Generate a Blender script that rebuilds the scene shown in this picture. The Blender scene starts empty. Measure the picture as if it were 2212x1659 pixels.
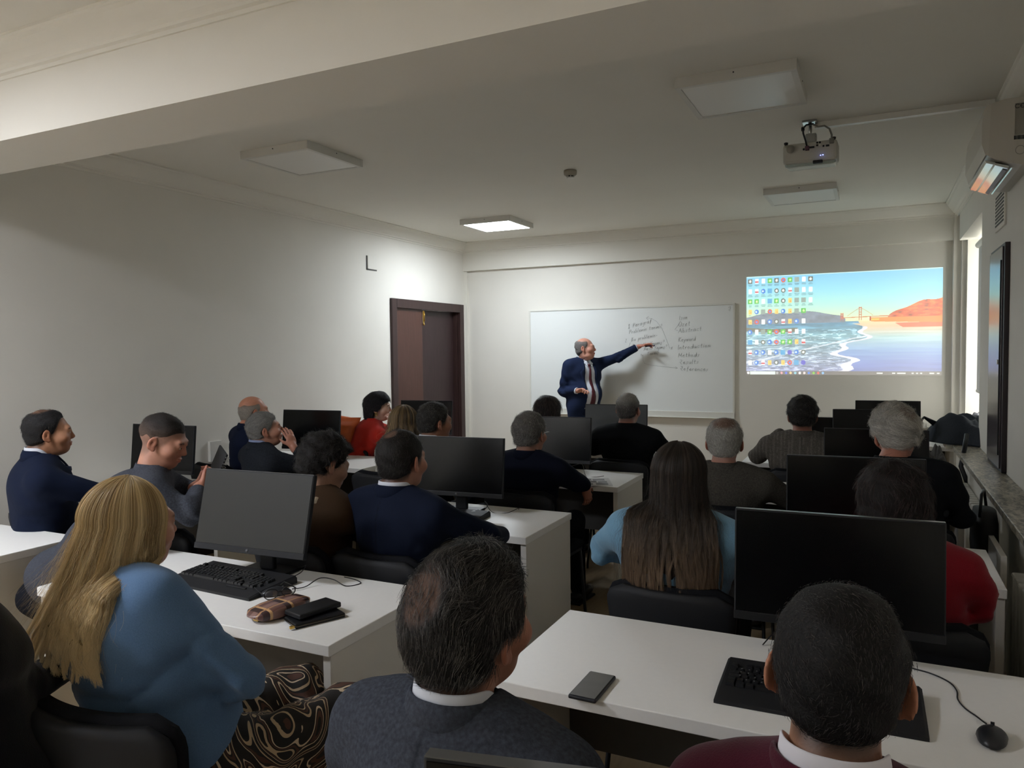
import bpy, bmesh, math, random
import numpy as np
from mathutils import Vector, Matrix, Euler
random.seed(7); rng = np.random.default_rng(7)
PI = math.pi
sc = bpy.context.scene
C = sc.collection

# ---------------------------------------------------------------- camera, world, lamps, exposure
cam_d = bpy.data.cameras.new('camera'); cam = bpy.data.objects.new('camera', cam_d); C.objects.link(cam)
cam_d.sensor_width = 36.0; cam_d.lens = 26.462; cam_d.clip_start = 0.05
yaw, pitch, roll = math.radians(25.832), math.radians(-2.6245), math.radians(-0.6786)
fw = Vector((-math.sin(yaw)*math.cos(pitch), math.cos(yaw)*math.cos(pitch), math.sin(pitch)))
r0 = Vector((math.cos(yaw), math.sin(yaw), 0)); u0 = r0.cross(fw)
rt = r0*math.cos(roll) + u0*math.sin(roll); up = -r0*math.sin(roll) + u0*math.cos(roll)
M = Matrix((rt, up, -fw)).transposed().to_4x4(); M.translation = Vector((0, 0, 1.65))
cam.matrix_world = M
sc.camera = cam
sc.view_settings.view_transform = 'Standard'; sc.view_settings.look = 'None'
sc.view_settings.gamma = 1.0; sc.view_settings.use_curve_mapping = False
sc.view_settings.exposure = 0.38
try:
    sc.cycles.use_denoising = True
    sc.cycles.max_bounces = 9; sc.cycles.diffuse_bounces = 7; sc.cycles.glossy_bounces = 3
    sc.cycles.transmission_bounces = 6; sc.cycles.caustics_reflective = False; sc.cycles.caustics_refractive = False
    sc.cycles.sample_clamp_indirect = 6.0
except Exception: pass
w = bpy.data.worlds.new('world'); sc.world = w; w.use_nodes = True
w.node_tree.nodes['Background'].inputs[0].default_value = (0.95, 0.95, 0.88, 1)
w.node_tree.nodes['Background'].inputs[1].default_value = 5.0
LAMP_FRONT = 50.0     # lit ceiling panel near the board
LAMP_BACK = 60.0      # lit ceiling panel behind the photographer's left
# ---------------------------------------------------------------- materials
def s2l(c):
    return tuple((x/12.92 if x <= 0.04045 else ((x+0.055)/1.055)**2.4) for x in c)
def hexc(h):
    h = h.lstrip('#'); return s2l(tuple(int(h[i:i+2], 16)/255 for i in (0, 2, 4)))
MATS = {}
def mat(name, col, rough=0.6, spec=0.4, metal=0.0, noise=0.0, nscale=40.0, bump=0.0, bscale=None, attr=False,
        sheen=0.0, coat=0.0, emis=None, estr=0.0, stretch=None, dark=0.6):
    if name in MATS: return MATS[name]
    m = bpy.data.materials.new(name); m.use_nodes = True; nt = m.node_tree; nd = nt.nodes; ln = nt.links
    b = nd['Principled BSDF']
    if isinstance(col, str): col = hexc(col)
    b.inputs['Base Color'].default_value = (*col, 1)
    b.inputs['Roughness'].default_value = rough; b.inputs['Metallic'].default_value = metal
    b.inputs['Specular IOR Level'].default_value = spec
    b.inputs['Sheen Weight'].default_value = sheen; b.inputs['Coat Weight'].default_value = coat
    if emis is not None:
        b.inputs['Emission Color'].default_value = (*emis, 1); b.inputs['Emission Strength'].default_value = estr
    src = None
    if attr:
        a = nd.new('ShaderNodeAttribute'); a.attribute_name = 'Col'; src = a.outputs['Color']
    if noise > 0 or bump > 0:
        tc = nd.new('ShaderNodeTexCoord'); vec = tc.outputs['Object']
        if stretch:
            mp = nd.new('ShaderNodeMapping'); mp.inputs['Scale'].default_value = stretch
            ln.new(vec, mp.inputs['Vector']); vec = mp.outputs['Vector']
        n = nd.new('ShaderNodeTexNoise'); n.inputs['Scale'].default_value = nscale; n.inputs['Detail'].default_value = 4
        ln.new(vec, n.inputs['Vector'])
    if noise > 0:
        mr = nd.new('ShaderNodeMapRange'); mr.inputs['From Min'].default_value = 0.3; mr.inputs['From Max'].default_value = 0.7
        mr.inputs['To Min'].default_value = 1-noise; mr.inputs['To Max'].default_value = 1+noise*dark
        ln.new(n.outputs['Fac'], mr.inputs['Value'])
        mx = nd.new('ShaderNodeVectorMath'); mx.operation = 'SCALE'
        if src: ln.new(src, mx.inputs[0])
        else: mx.inputs[0].default_value = col
        ln.new(mr.outputs['Result'], mx.inputs['Scale']); src = mx.outputs[0]
    if src: ln.new(src, b.inputs['Base Color'])
    if bump > 0:
        if bscale:
            n2 = nd.new('ShaderNodeTexNoise'); n2.inputs['Scale'].default_value = bscale; ln.new(vec, n2.inputs['Vector'])
        else: n2 = n
        bp = nd.new('ShaderNodeBump'); bp.inputs['Strength'].default_value = bump; bp.inputs['Distance'].default_value = 0.004
        ln.new(n2.outputs['Fac'], bp.inputs['Height']); ln.new(bp.outputs['Normal'], b.inputs['Normal'])
    MATS[name] = m
    return m

M_wall = mat('wall_paint', '#dedbd3', 0.85, 0.2, noise=0.02, nscale=3, bump=0.10, bscale=220)
M_ceil = mat('ceiling_paint', '#e0ddd4', 0.9, 0.15, noise=0.015, nscale=2)
M_trim = mat('plaster_moulding', '#e0ddd4', 0.8, 0.2)
M_floor = mat('laminate_floor', '#a08c6e', 0.5, 0.4, noise=0.12, nscale=6, stretch=(8, 1, 1))
M_board = mat('whiteboard_enamel', '#e2e5e3', 0.32, 0.45)
M_alu = mat('painted_aluminium', '#d5d4cc', 0.4, 0.5)
M_ink = mat('marker_ink', '#33373d', 0.5)
M_blue = mat('blue_plastic', '#15206a', 0.35)
M_mahog = mat('mahogany_veneer', '#4d3028', 0.4, 0.4, noise=0.18, nscale=9, stretch=(6, 6, 0.5))
M_mahogd = mat('dark_mahogany_veneer', '#352526', 0.45, 0.4, noise=0.18, nscale=9, stretch=(6, 6, 0.5))
M_mahogf = mat('mahogany_frame', '#392826', 0.42, 0.4, noise=0.2, nscale=9, stretch=(6, 6, 0.5))
M_brass = mat('brass', '#c9a65a', 0.3, metal=1.0)
M_steel = mat('steel', '#b9bab8', 0.28, metal=1.0)
M_white = mat('white_plastic', '#d6d4cd', 0.45, 0.45)
M_white2 = mat('lamp_body_white', '#cfcdc6', 0.5, 0.4)
M_diff = mat('lamp_diffuser_off', '#dcdad4', 0.35, 0.5)
M_desk = mat('white_melamine', '#efeeeb', 0.42, 0.4, noise=0.012, nscale=60, bump=0.05, bscale=400)
M_deskside = mat('white_melamine_edge', '#dcd9d2', 0.5, 0.35)
M_modesty = mat('charcoal_panel', '#4a4845', 0.6, 0.3, noise=0.05, nscale=30)
M_blk = mat('black_plastic', '#121316', 0.42, 0.4)
M_blk2 = mat('black_plastic_matt', '#1b1c1f', 0.6, 0.35, noise=0.05, nscale=200)
M_screen = mat('monitor_screen_off', '#08090a', 0.22, 0.32, coat=0.0)
M_screenm = mat('matt_screen_off', '#191a17', 0.5, 0.4)
M_key = mat('keycap', '#17181b', 0.38, 0.5)
M_chairf = mat('chair_fabric', '#131418', 0.9, 0.15, noise=0.3, nscale=300, bump=0.2, bscale=600)
M_chairp = mat('chair_shell', '#222326', 0.66, 0.25)
M_granite = None
M_cloth = {}
def granite():
    m = bpy.data.materials.new('granite'); m.use_nodes = True; nt = m.node_tree; nd = nt.nodes; ln = nt.links
    b = nd['Principled BSDF']; b.inputs['Roughness'].default_value = 0.35
    tc = nd.new('ShaderNodeTexCoord'); mp = nd.new('ShaderNodeMapping'); mp.inputs['Scale'].default_value = (1, 0.35, 1)
    n = nd.new('ShaderNodeTexNoise'); n.inputs['Scale'].default_value = 55; n.inputs['Detail'].default_value = 7; n.inputs['Distortion'].default_value = 0.7
    cr = nd.new('ShaderNodeValToRGB'); e = cr.color_ramp.elements
    e[0].position = 0.36; e[0].color = (*hexc('#55524a'), 1); e[1].position = 0.62; e[1].color = (*hexc('#b3ac9b'), 1)
    k = e.new(0.5); k.color = (*hexc('#918b7c'), 1)
    ln.new(tc.outputs['Object'], mp.inputs['Vector']); ln.new(mp.outputs['Vector'], n.inputs['Vector'])
    ln.new(n.outputs['Fac'], cr.inputs['Fac']); ln.new(cr.outputs['Color'], b.inputs['Base Color'])
    return m
M_granite = granite()
def emat(name, col, s):
    m = bpy.data.materials.new(name); m.use_nodes = True; nt = m.node_tree
    for n in list(nt.nodes):
        if n.type == 'BSDF_PRINCIPLED': nt.nodes.remove(n)
    e = nt.nodes.new('ShaderNodeEmission'); e.inputs[0].default_value = (*col, 1); e.inputs[1].default_value = s
    nt.links.new(e.outputs[0], nt.nodes['Material Output'].inputs[0])
    return m
# ---------------------------------------------------------------- mesh helpers
def link(name, me, parent=None, m=None, loc=None, rot=None, smooth=False):
    o = bpy.data.objects.new(name, me); C.objects.link(o)
    if m is not None:
        for x in (m if isinstance(m, (list, tuple)) else [m]): me.materials.append(x)
    if parent is not None: o.parent = parent
    if loc is not None: o.location = loc
    if rot is not None: o.rotation_euler = rot
    if smooth: me.polygons.foreach_set('use_smooth', [True]*len(me.polygons))
    return o
def tag(o, label=None, cat=None, group=None, kind=None):
    if label: o['label'] = label
    if cat: o['category'] = cat
    if group: o['group'] = group
    if kind: o['kind'] = kind
    return o
def thing(name, label, cat, loc=(0, 0, 0), rz=0.0, group=None):
    o = bpy.data.objects.new(name, None); C.objects.link(o); o.empty_display_size = 0.1
    o.location = loc; o.rotation_euler = (0, 0, rz)
    return tag(o, label, cat, group)
class MB:
    def __init__(s): s.v = []; s.f = []; s.mi = []; s.sm = []
    def add(s, vs, fs, mi=0, sm=False):
        n = len(s.v); s.v += [tuple(v) for v in vs]; s.f += [tuple(i+n for i in f) for f in fs]
        s.mi += [mi]*len(fs); s.sm += [sm]*len(fs); return s
    def box(s, x0, x1, y0, y1, z0, z1, mi=0, b=0.0, rot=None, c=None):
        bm = bmesh.new(); bmesh.ops.create_cube(bm, size=1)
        for v in bm.verts:
            v.co = Vector((x0+(v.co.x+.5)*(x1-x0), y0+(v.co.y+.5)*(y1-y0), z0+(v.co.z+.5)*(z1-z0)))
        if b > 0: bmesh.ops.bevel(bm, geom=list(bm.edges), offset=b, segments=2, affect='EDGES', profile=0.5)
        bm.verts.index_update()
        vs = [v.co.copy() for v in bm.verts]
        if rot is not None:
            c = Vector(c) if c else Vector(((x0+x1)/2, (y0+y1)/2, (z0+z1)/2))
            R = Euler(rot).to_matrix(); vs = [R @ (v-c)+c for v in vs]
        fs = [[v.index for v in f.verts] for f in bm.faces]; bm.free()
        return s.add(vs, fs, mi, False)
    def tube(s, pts, r, n=8, mi=0, caps=True, sq=1.0):
        pts = [Vector(p) for p in pts]; rs = r if isinstance(r, (list, tuple)) else [r]*len(pts)
        vs = []; fs = []; pn = None
        for i, p in enumerate(pts):
            t = (pts[min(i+1, len(pts)-1)]-pts[max(i-1, 0)]).normalized()
            if pn is None:
                a = Vector((0, 0, 1)) if abs(t.z) < 0.9 else Vector((1, 0, 0)); pn = t.cross(a).normalized()
            else:
                pn = (pn - t*pn.dot(t)).normalized()
            bn = t.cross(pn)
            for k in range(n):
                a = 2*PI*k/n; vs.append(p+(pn*math.cos(a)+bn*math.sin(a)*sq)*rs[i])
        for i in range(len(pts)-1):
            for k in range(n):
                fs.append((i*n+k, i*n+(k+1) % n, (i+1)*n+(k+1) % n, (i+1)*n+k))
        if caps: fs += [tuple(range(n-1, -1, -1)), tuple((len(pts)-1)*n+k for k in range(n))]
        return s.add(vs, fs, mi, True)
    def lathe(s, prof, n=24, mi=0, c=(0, 0, 0), axis='z', a0=0, a1=2*PI, sx=1, sy=1):
        vs = []; fs = []; full = abs(a1-a0-2*PI) < 1e-6; m = n if full else n+1
        for (r, z) in prof:
            for k in range(m):
                a = a0+(a1-a0)*k/n; x, y = r*math.cos(a)*sx, r*math.sin(a)*sy
                q = {'z': (x, y, z), 'y': (x, z, y), 'x': (z, x, y)}[axis]
                vs.append((q[0]+c[0], q[1]+c[1], q[2]+c[2]))
        for i in range(len(prof)-1):
            for k in range(n):
                k2 = (k+1) % m
                fs.append((i*m+k, i*m+k2, (i+1)*m+k2, (i+1)*m+k))
        return s.add(vs, fs, mi, True)
    def prism(s, poly, y0, y1, mi=0, axis='y', sm=False):
        n = len(poly); P = lambda a, b, t: {'y': (a, t, b), 'x': (t, a, b), 'z': (a, b, t)}[axis]
        vs = [P(a, b, y0) for a, b in poly]+[P(a, b, y1) for a, b in poly]
        fs = [(k, (k+1) % n, (k+1) % n+n, k+n) for k in range(n)]
        s.add(vs, fs, mi, sm); n0 = len(s.v)-2*n
        s.f += [tuple(n0+k for k in range(n)), tuple(n0+n+k for k in range(n-1, -1, -1))]; s.mi += [mi]*2; s.sm += [False]*2
        return s
    def mesh(s, name):
        me = bpy.data.meshes.new(name); me.from_pydata(s.v, [], s.f); me.update()
        me.polygons.foreach_set('material_index', s.mi); me.polygons.foreach_set('use_smooth', s.sm)
        bm = bmesh.new(); bm.from_mesh(me); bmesh.ops.recalc_face_normals(bm, faces=bm.faces); bm.to_mesh(me); bm.free()
        return me
    def build(s, name, m, parent=None, loc=None, rot=None):
        return link(name, s.mesh(name), parent, m, loc, rot)
def copy_tree(o, parent=None):
    c = o.copy(); C.objects.link(c); c.parent = parent
    for ch in KIDS.get(o.name, list(o.children)): copy_tree(ch, c)
    return c
KIDS = {}
def freeze(o):
    KIDS[o.name] = list(o.children)
    for c in KIDS[o.name]: freeze(c)
# ================================================================= ROOM SHELL
XL, XR, YF, YB, ZC = -4.93, 0.72, 8.80, -2.6, 3.05
def struct(name, mb, m, parent=None):
    o = mb.build(name, m, parent)
    if parent is None: o['kind'] = 'structure'
    return o
struct('floor', MB().box(XL-.2, 1.4, YB-.2, YF+.3, -.1, 0), M_floor)
struct('ceiling', MB().box(XL-.2, 1.5, YB-.2, YF+.3, ZC, ZC+.12), M_ceil)
# left wall with the door opening
D0, D1, DH = 7.10, 8.65, 2.19
wl = MB().box(XL-.2, XL, YB-.2, D0, 0, ZC).box(XL-.2, XL, D1, YF+.3, 0, ZC).box(XL-.2, XL, D0, D1, DH, ZC)
struct('wall_left', wl, M_wall)
struct('wall_front', MB().box(XL, 1.3, YF, YF+.2, 0, ZC), M_wall)
struct('wall_back', MB().box(XL, 1.0, YB-.2, YB, 0, ZC), M_wall)
# right wall: solid up to the window recess, pier at the front corner, lintel above, parapet below
WY0, WY1, WZ0, WZ1, SZ = 6.80, 8.55, 0.86, 2.66, 0.86
wr = MB().box(XR, XR+.5, YB-.2, WY0, 0, ZC).box(.79, 1.25, WY1, YF, 0, ZC).box(XR, 1.25, WY0, WY1, WZ1, ZC)
wr.box(XR, 1.25, WY0, WY1, 0, WZ0-.03)
struct('wall_right', wr, M_wall)
# ceiling beams
struct('beam_middle', MB().box(XL, XR, 2.16, 2.55, 2.645, ZC-.001), M_ceil)
struct('beam_front', MB().box(XL, XR+.05, 8.73, YF, 2.69, ZC-.001), M_ceil)
struct('pilaster_front_right', MB().box(.685, .79, 8.70, YF, 0, 2.93).box(.75, .79, 8.62, 8.70, 0, 2.93), M_wall)
# cornices (profile: distance from wall, drop from ceiling)
prof = [(0, 0), (.115, 0), (.115, .012), (.105, .018), (.098, .035), (.075, .065), (.05, .092), (.03, .105), (.028, .118), (.012, .122), (.01, .138), (0, .138)]
def cornice(name, kind, pos, a, b):
    mb = MB()
    if kind == 'left': mb.prism([(pos+d, ZC-z) for d, z in prof], a, b, axis='y')
    if kind == 'right': mb.prism([(pos-d, ZC-z) for d, z in prof], a, b, axis='y')
    if kind == 'front': mb.prism([(pos-d, ZC-z) for d, z in prof], a, b, axis='x')
    o = struct(name, mb, M_trim); return o
cornice('trim_1', 'left', XL, 2.55, 8.73)
cornice('trim_2', 'right', XR, 2.55, 8.73)
cornice('trim_3', 'front', 8.73, XL, XR+.05)
cornice('trim_4', 'left', XL, YB, 2.16)
cornice('trim_5', 'front', 2.16, XL, XR)
cornice('trim_6', 'right', XR, YB, 2.16)
struct('trim_7', MB().box(XL, XL+.045, YF-.045, YF, 0, 2.69), M_trim)      # pipe casing in the corner
struct('baseboard_left', MB().box(XL, XL+.015, YB, D0-.08, 0, .09), M_mahogf)
struct('baseboard_front', MB().box(XL+.05, .68, YF-.015, YF, 0, .09), M_mahogf)
# window sill of granite, running along the right wall
sill = MB().box(.545, XR, -1.6, 3.80, SZ-.035, SZ, b=.004).box(.545, XR, 3.803, 6.80, SZ-.035, SZ, b=.004)
o = sill.build('sill_slab', M_granite); o.name = 'trim_8'; o['kind'] = 'structure'
struct('trim_9', MB().box(.50, 1.10, 6.80, WY1, SZ-.035, SZ+.004, b=.004), M_trim)
struct('wall_parapet', MB().box(.60, XR, -1.6, 6.8, 0, SZ-.035), M_modesty if False else M_wall)
# window_1: frame, sash, pane
wn = bpy.data.objects.new('window_1', None); C.objects.link(wn); wn['kind'] = 'structure'
f = MB()
for (a, b, z0, z1) in ((WY0, WY0+.06, WZ0, WZ1), (WY1-.06, WY1, WZ0, WZ1), (7.64, 7.72, WZ0, WZ1), (WY0, WY1, WZ0, WZ0+.07), (WY0, WY1, WZ1-.06, WZ1)):
    f.box(1.08, 1.14, a, b, z0, z1, b=.004)
f.build('window_frame', M_white, wn)
glass = bpy.data.materials.new('window_glass'); glass.use_nodes = True
gb = glass.node_tree.nodes['Principled BSDF']; gb.inputs['Transmission Weight'].default_value = 1; gb.inputs['Roughness'].default_value = 0.0; gb.inputs['IOR'].default_value = 1.02
for a, b in ((WY0+.06, 7.64), (7.72, WY1-.06)):
    MB().box(1.108, 1.112, a, b, WZ0+.07, WZ1-.06).build('pane', glass, wn)
MB().box(1.14, 1.142, WY0-.05, WY0-.04, 1, 1.01).build('window_catch', M_steel, wn)
# door_1
dr = bpy.data.objects.new('door_1', None); C.objects.link(dr); dr['kind'] = 'structure'
fr = MB().box(XL-.02, XL+.03, D0-.045, D0+.055, 0, DH+.055, b=.006).box(XL-.02, XL+.03, D1-.055, D1+.045, 0, DH+.055, b=.006).box(XL-.02, XL+.03, D0+.055, D1-.055, DH-.05, DH+.055, b=.006)
fr.box(XL-.16, XL-.02, D1-.085, D1-.02, 0, DH).box(XL-.16, XL-.02, D0, D0+.03, 0, DH).box(XL-.16, XL-.02, D0, D1, DH-.04, DH)
fr.build('door_frame', M_mahogf, dr)
MB().box(XL-.045, XL-.01, D0+.055, 7.735, 0.01, DH-.05, b=.003).build('door_leaf', M_mahog, dr)
MB().box(XL-.10, XL-.065, 7.745, D1-.085, 0.01, DH-.045, b=.003).build('door_leaf', M_mahogd, dr)
bt = MB().box(XL-.012, XL-.002, 7.755, 7.775, 1.98, 2.13, b=.002).tube([(XL+.004, 7.765, 2.0), (XL+.004, 7.765, 2.12)], .006)
bt.lathe([(0, -.012), (.012, -.01), (.012, .01), (0, .012)], c=(XL+.01, 7.74, 1.965), n=12)
bt.build('door_bolt', M_brass, dr)
# roller blind in the recess
rb = thing('roller_blind', 'white roller blind hanging in the window recess beside the pinned-back corner', 'blind', (.86, 7.5, SZ))
MB().lathe([(0, -.78), (.03, -.78), (.03, .85), (0, .85)], axis='y', c=(0, 0, 1.72), n=16).build('roller', M_white, rb)
M_blind = mat('blind_cloth', '#cfcfcd', 0.9, 0.1)
bb = M_blind.node_tree.nodes['Principled BSDF']; bb.inputs['Transmission Weight'].default_value = 0.0
MB().box(-.001, .001, -.76, .83, .36, 1.72).build('blind_cloth', M_blind, rb)
MB().box(-.008, .008, -.76, .83, .335, .36, b=.003).build('bottom_bar', M_white, rb)
# ceiling lamps 60 x 60
M_on = emat('lamp_diffuser_on', (0.86, 0.93, 1.0), LAMP_FRONT)
M_onb = emat('lamp_diffuser_on_back', (0.93, 0.97, 1.06), LAMP_BACK)
def lamp(x, y, label, on=None):
    t = thing('ceiling_lamp', label, 'ceiling lamp', (x, y, ZC), group='square panel lamps on the ceiling')
    h, d = .30, .055
    f = MB()
    for (a, b, c, e) in ((-h, h, -h, -h+.03), (-h, h, h-.03, h), (-h, -h+.03, -h+.03, h-.03), (h-.03, h, -h+.03, h-.03)):
        f.box(a, b, c, e, -d, 0, b=.002)
    f.box(-h+.01, h-.01, -h+.01, h-.01, -.012, -.004)
    f.build('lamp_frame', M_white2, t)
    MB().box(-h+.03, h-.03, -h+.03, h-.03, -d+.004, -d+.009).build('diffuser', on or M_diff, t)
    for sx, sy in ((0, -1), (1, 0)):
        c = (sx*(h+.001), sy*(h+.001), -.02)
        MB().lathe([(0, -.002), (.004, -.002), (.004, .001), (0, .001)], n=8, axis='y' if sy else 'x', c=c).build('screw', M_blk, t)
    return t
lamp(-3.70, 4.26, 'unlit square ceiling lamp near the left wall, nearest to the beam')
lamp(-3.75, 7.42, 'lit bright white square ceiling lamp near the far left corner', M_on)
lamp(-.66, 4.26, 'unlit square ceiling lamp with faint green glow, before the projector')
lamp(-.62, 7.38, 'unlit square ceiling lamp beyond the projector, near the front wall')
lamp(-3.70, .60, 'lit square ceiling lamp behind the beam on the left', M_onb)
lamp(-.66, -.6, 'unlit square ceiling lamp behind the photographer')
lamp(-3.70, -1.6, 'lit square ceiling lamp near the back wall', M_onb)
# smoke detector
t = thing('smoke_detector', 'small round smoke detector in the middle of the ceiling', 'smoke detector', (-2.18, 5.60, ZC))
MB().lathe([(0, 0), (.05, 0), (.052, -.012), (.05, -.032), (.038, -.042), (.03, -.042)], n=32).build('body', mat('detector_plastic', '#9c9587', .5), t)
MB().lathe([(.022, -.042), (.022, -.052)], n=24).build('dark_chamber', M_blk, t)
MB().lathe([(.031, -.052), (.031, -.058), (.024, -.062), (0, -.062)], n=24).build('cap', M_white, t)
for k in range(6):
    a = k*PI/3; MB().box(.024*math.cos(a)-.003, .024*math.cos(a)+.003, .024*math.sin(a)-.003, .024*math.sin(a)+.003, -.053, -.041).build('rib', M_white, t)
# cable duct from the projector to the right wall
t = thing('cable_duct', 'white cable duct along the ceiling from projector to right wall', 'cable duct', (0, 5.16, ZC))
MB().box(-.36, .60, -.02, .02, -.035, 0, b=.003).build('duct', M_white, t)
MB().box(-.36, .60, -.0215, .0215, -.037, -.030, b=.001).build('duct_lid', M_white, t)
MB().box(.575, .625, -.035, .03, -.085, -.03, b=.004).build('elbow', M_white, t)
# projector on its ceiling bracket
t = thing('projector', 'white projector hanging from the ceiling with cables plugged in', 'projector', (-.375, 5.05, ZC))
MB().box(-.055, .03, .02, .10, -.012, 0, b=.003).tube([(-.01, .06, -.01), (-.01, .06, -.10)], .011).build('bracket', M_steel, t)
MB().box(-.035, .03, .01, .09, -.145, -.085, b=.008).tube([(-.03, .05, -.1), (.03, .05, -.1)], .014).build('bracket_joint', M_steel, t)
bd = MB().box(-.155, .155, -.12, .12, -.275, -.155, b=.018)
bd.build('housing', mat('projector_plastic', '#b7b4aa', .5), t, rot=(0.10, 0, 0))
top = MB().box(-.145, .145, -.10, .11, -.292, -.262, b=.012); top.build('glossy_cover', mat('projector_gloss', '#a9b5ae', .12, .7), t, rot=(0.10, 0, 0))
bp = MB().lathe([(0, 0), (.024, 0), (.024, .002)], n=24, axis='y', c=(-.105, -.136, -.205)); bp.build('speaker_grille', mat('grille_grey', '#8b887f', .7), t)
for k, (px, pz, r) in enumerate(((-.03, -.215, .006), (.045, -.20, .006), (.045, -.185, .006), (.06, -.20, .006), (.06, -.185, .006))):
    MB().lathe([(0, -.002), (r, -.002), (r, .002)], n=12, axis='y', c=(px, -.137, pz)).build('jack', M_blk if k != 3 else M_alu, t)
for (a, b) in ((-.005, .03), (.075, .085), (.093, .112)):
    MB().box(a, b, -.139, -.133, -.214, -.203, b=.001).build('port', M_blk, t)
for sx in (-1, 1):
    MB().lathe([(.008, -.004), (.012, 0), (.012, .01), (0, .014)], n=16, c=(sx*.135, -.10, -.165)).build('foot', M_blk, t)
MB().tube([(.01, .05, -.02), (-.03, .02, -.03), (-.045, -.02, -.06), (-.04, -.06, -.10), (-.022, -.11, -.16), (-.012, -.15, -.20), (-.01, -.14, -.21)], .0055).build('cable', M_blk, t)
MB().tube([(-.046, -.02, -.055), (-.044, -.035, -.075)], .010).build('ferrite', M_blk, t)
MB().box(-.022, .002, -.155, -.132, -.225, -.2, b=.003).build('plug', mat('purple_plug', '#4b2b3a', .5), t)
MB().tube([(.01, .03, -.03), (.04, .0, -.055), (.08, -.04, -.065), (.11, -.09, -.10), (.125, -.14, -.15), (.125, -.143, -.19)], .0055).build('cable', mat('grey_cable', '#6f6d66', .5), t)
MB().box(.112, .138, -.15, -.132, -.20, -.17, b=.003).build('plug', mat('grey_cable', '#6f6d66', .5), t)
MB().box(.06, .066, -.116, -.11, -.258, -.254).box(.073, .079, -.116, -.11, -.257, -.253).build('indicator', mat('blue_led', '#5060ff', .4, emis=(.25, .3, 1), estr=3), t)
MB().box(.02, .075, -.128, -.10, -.302, -.284, b=.004).build('focus_tab', M_chairp, t)
# air conditioner on the right wall
t = thing('air_conditioner', 'white wall air conditioner at the top right reflecting the projection', 'air conditioner', (XR, 4.70, 2.62))
P = [(0, .30), (-.13, .30), (-.19, .285), (-.215, .25), (-.222, .18), (-.222, .08), (-.205, .02), (-.17, -.005), (-.10, -.03), (-.05, -.045), (0, -.045)]
MB().prism(P, 0, .80).build('casing', mat('ac_plastic', '#bcb7ad', .4, .45), t)
MB().prism([(x*1.03-.002, z*1.01) for x, z in P[2:7]]+[(-.2, .02), (-.19, .28)], -.004, .804).build('front_panel', mat('ac_front', '#c2beb4', .3, .5), t)
MB().prism([(-.212, -.002), (-.206, -.016), (-.175, -.028), (-.165, -.016)], .02, .78).build('upper_louvre', mat('ac_gloss', '#cfd2cc', .05, .9, metal=.35), t)
MB().prism([(-.172, -.018), (-.166, -.032), (-.11, -.056), (-.104, -.042)], .02, .78).build('lower_louvre', mat('ac_gloss', '#cfd2cc', .05, .9, metal=.35), t)
MB().prism([(-.130, -.051), (-.112, -.060), (-.110, -.057), (-.129, -.048)], .05, .75).build('air_slot', M_blk, t)
MB().prism([(-.095, -.052), (-.09, -.057), (-.086, -.052)], .02, .78).build('chrome_strip', M_steel, t)
MB().box(-.085, 0, -.003, -.0005, .11, .27).build('rating_sticker', mat('sticker', '#8f8b82', .6), t)
bar = MB()
for k in range(14): bar.box(-.088+k*.006, -.088+k*.006+(.003 if k % 3 else .0045), -.0045, -.003, .085, .105)
bar.build('barcode', M_blk2, t)
tx = MB()
for a0, cx in ((.7, -.075), (.7, -.052)):
    pts = [(cx+.010*math.cos(a), -.0045, .255+.010*math.sin(a)) for a in np.linspace(a0, 2*PI-a0, 12)]; tx.tube(pts, .0014, 5)
tx.tube([(-.062, -.0045, .255), (-.055, -.0045, .255)], .0014, 5)
tx.build('ce_mark', M_blk2, t)
MB().tube([(-.06+.02*math.cos(a), -.004, .03+.022*math.sin(a)) for a in np.linspace(0, 2*PI, 20)], .0015, 5).build('recycling_mark', mat('sticker', '#8f8b82', .6), t)
# ventilation grille
t = thing('ventilation_grille', 'small louvred ventilation grille on the right wall below air conditioner', 'vent', (XR, 5.76, 2.52))
MB().box(-.012, 0, -.18, .24, -.13, .13, b=.003).build('grille_frame', M_wall, t)
for k in range(9): MB().box(-.014, -.010, -.15, .21, -.10+k*.023, -.088+k*.023).build('slat', M_modesty, t)
# tall dark glossy cabinet door on the right wall
t = thing('electrical_cabinet', 'tall narrow dark brown glossy cabinet door above the granite sill', 'cabinet', (XR, 5.40, .862))
MB().box(-.028, 0, 0, .62, 0, 1.40, b=.003).build('cabinet_frame', mat('cabinet_edge', '#2a2225', .4), t)
MB().box(-.036, -.028, .045, .60, .02, 1.38, b=.002).build('cabinet_door', mat('cabinet_gloss', '#473f42', .22, .6), t)
MB().box(-.042, -.034, .07, .082, .10, 1.30, b=.002).build('handle_strip', M_blk, t)
MB().box(-.05, -.036, .09, .11, .66, .69, b=.002).build('latch', M_steel, t)
# left wall fittings
t = thing('wall_socket', 'white double power socket on the left wall behind the leaning men', 'socket', (XL, 4.50, .84))
MB().box(0, .03, -.06, .06, -.085, .085, b=.004).build('socket_plate', M_white, t)
for z in (-.04, .04): MB().lathe([(.024, .031), (.022, .024), (0, .024)], n=20, axis='x', c=(0, 0, z)).build('socket_well', M_white2, t)
MB().box(.004, .03, -.02, .02, -.30, -.085, b=.003).build('duct', M_white, t)
t = thing('junction_box_cover', 'square white junction box cover high on the left wall', 'wall plate', (XL, 6.73, 2.60))
MB().box(0, .012, -.085, .085, -.065, .075, b=.002).build('cover_plate', M_wall, t)
MB().box(0, .006, -.097, -.085, -.075, .075).box(0, .006, -.097, .085, -.077, -.067).build('painted_shadow', M_modesty, t)  # dark strips imitating the cover's cast shadow, below and along one side
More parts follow.
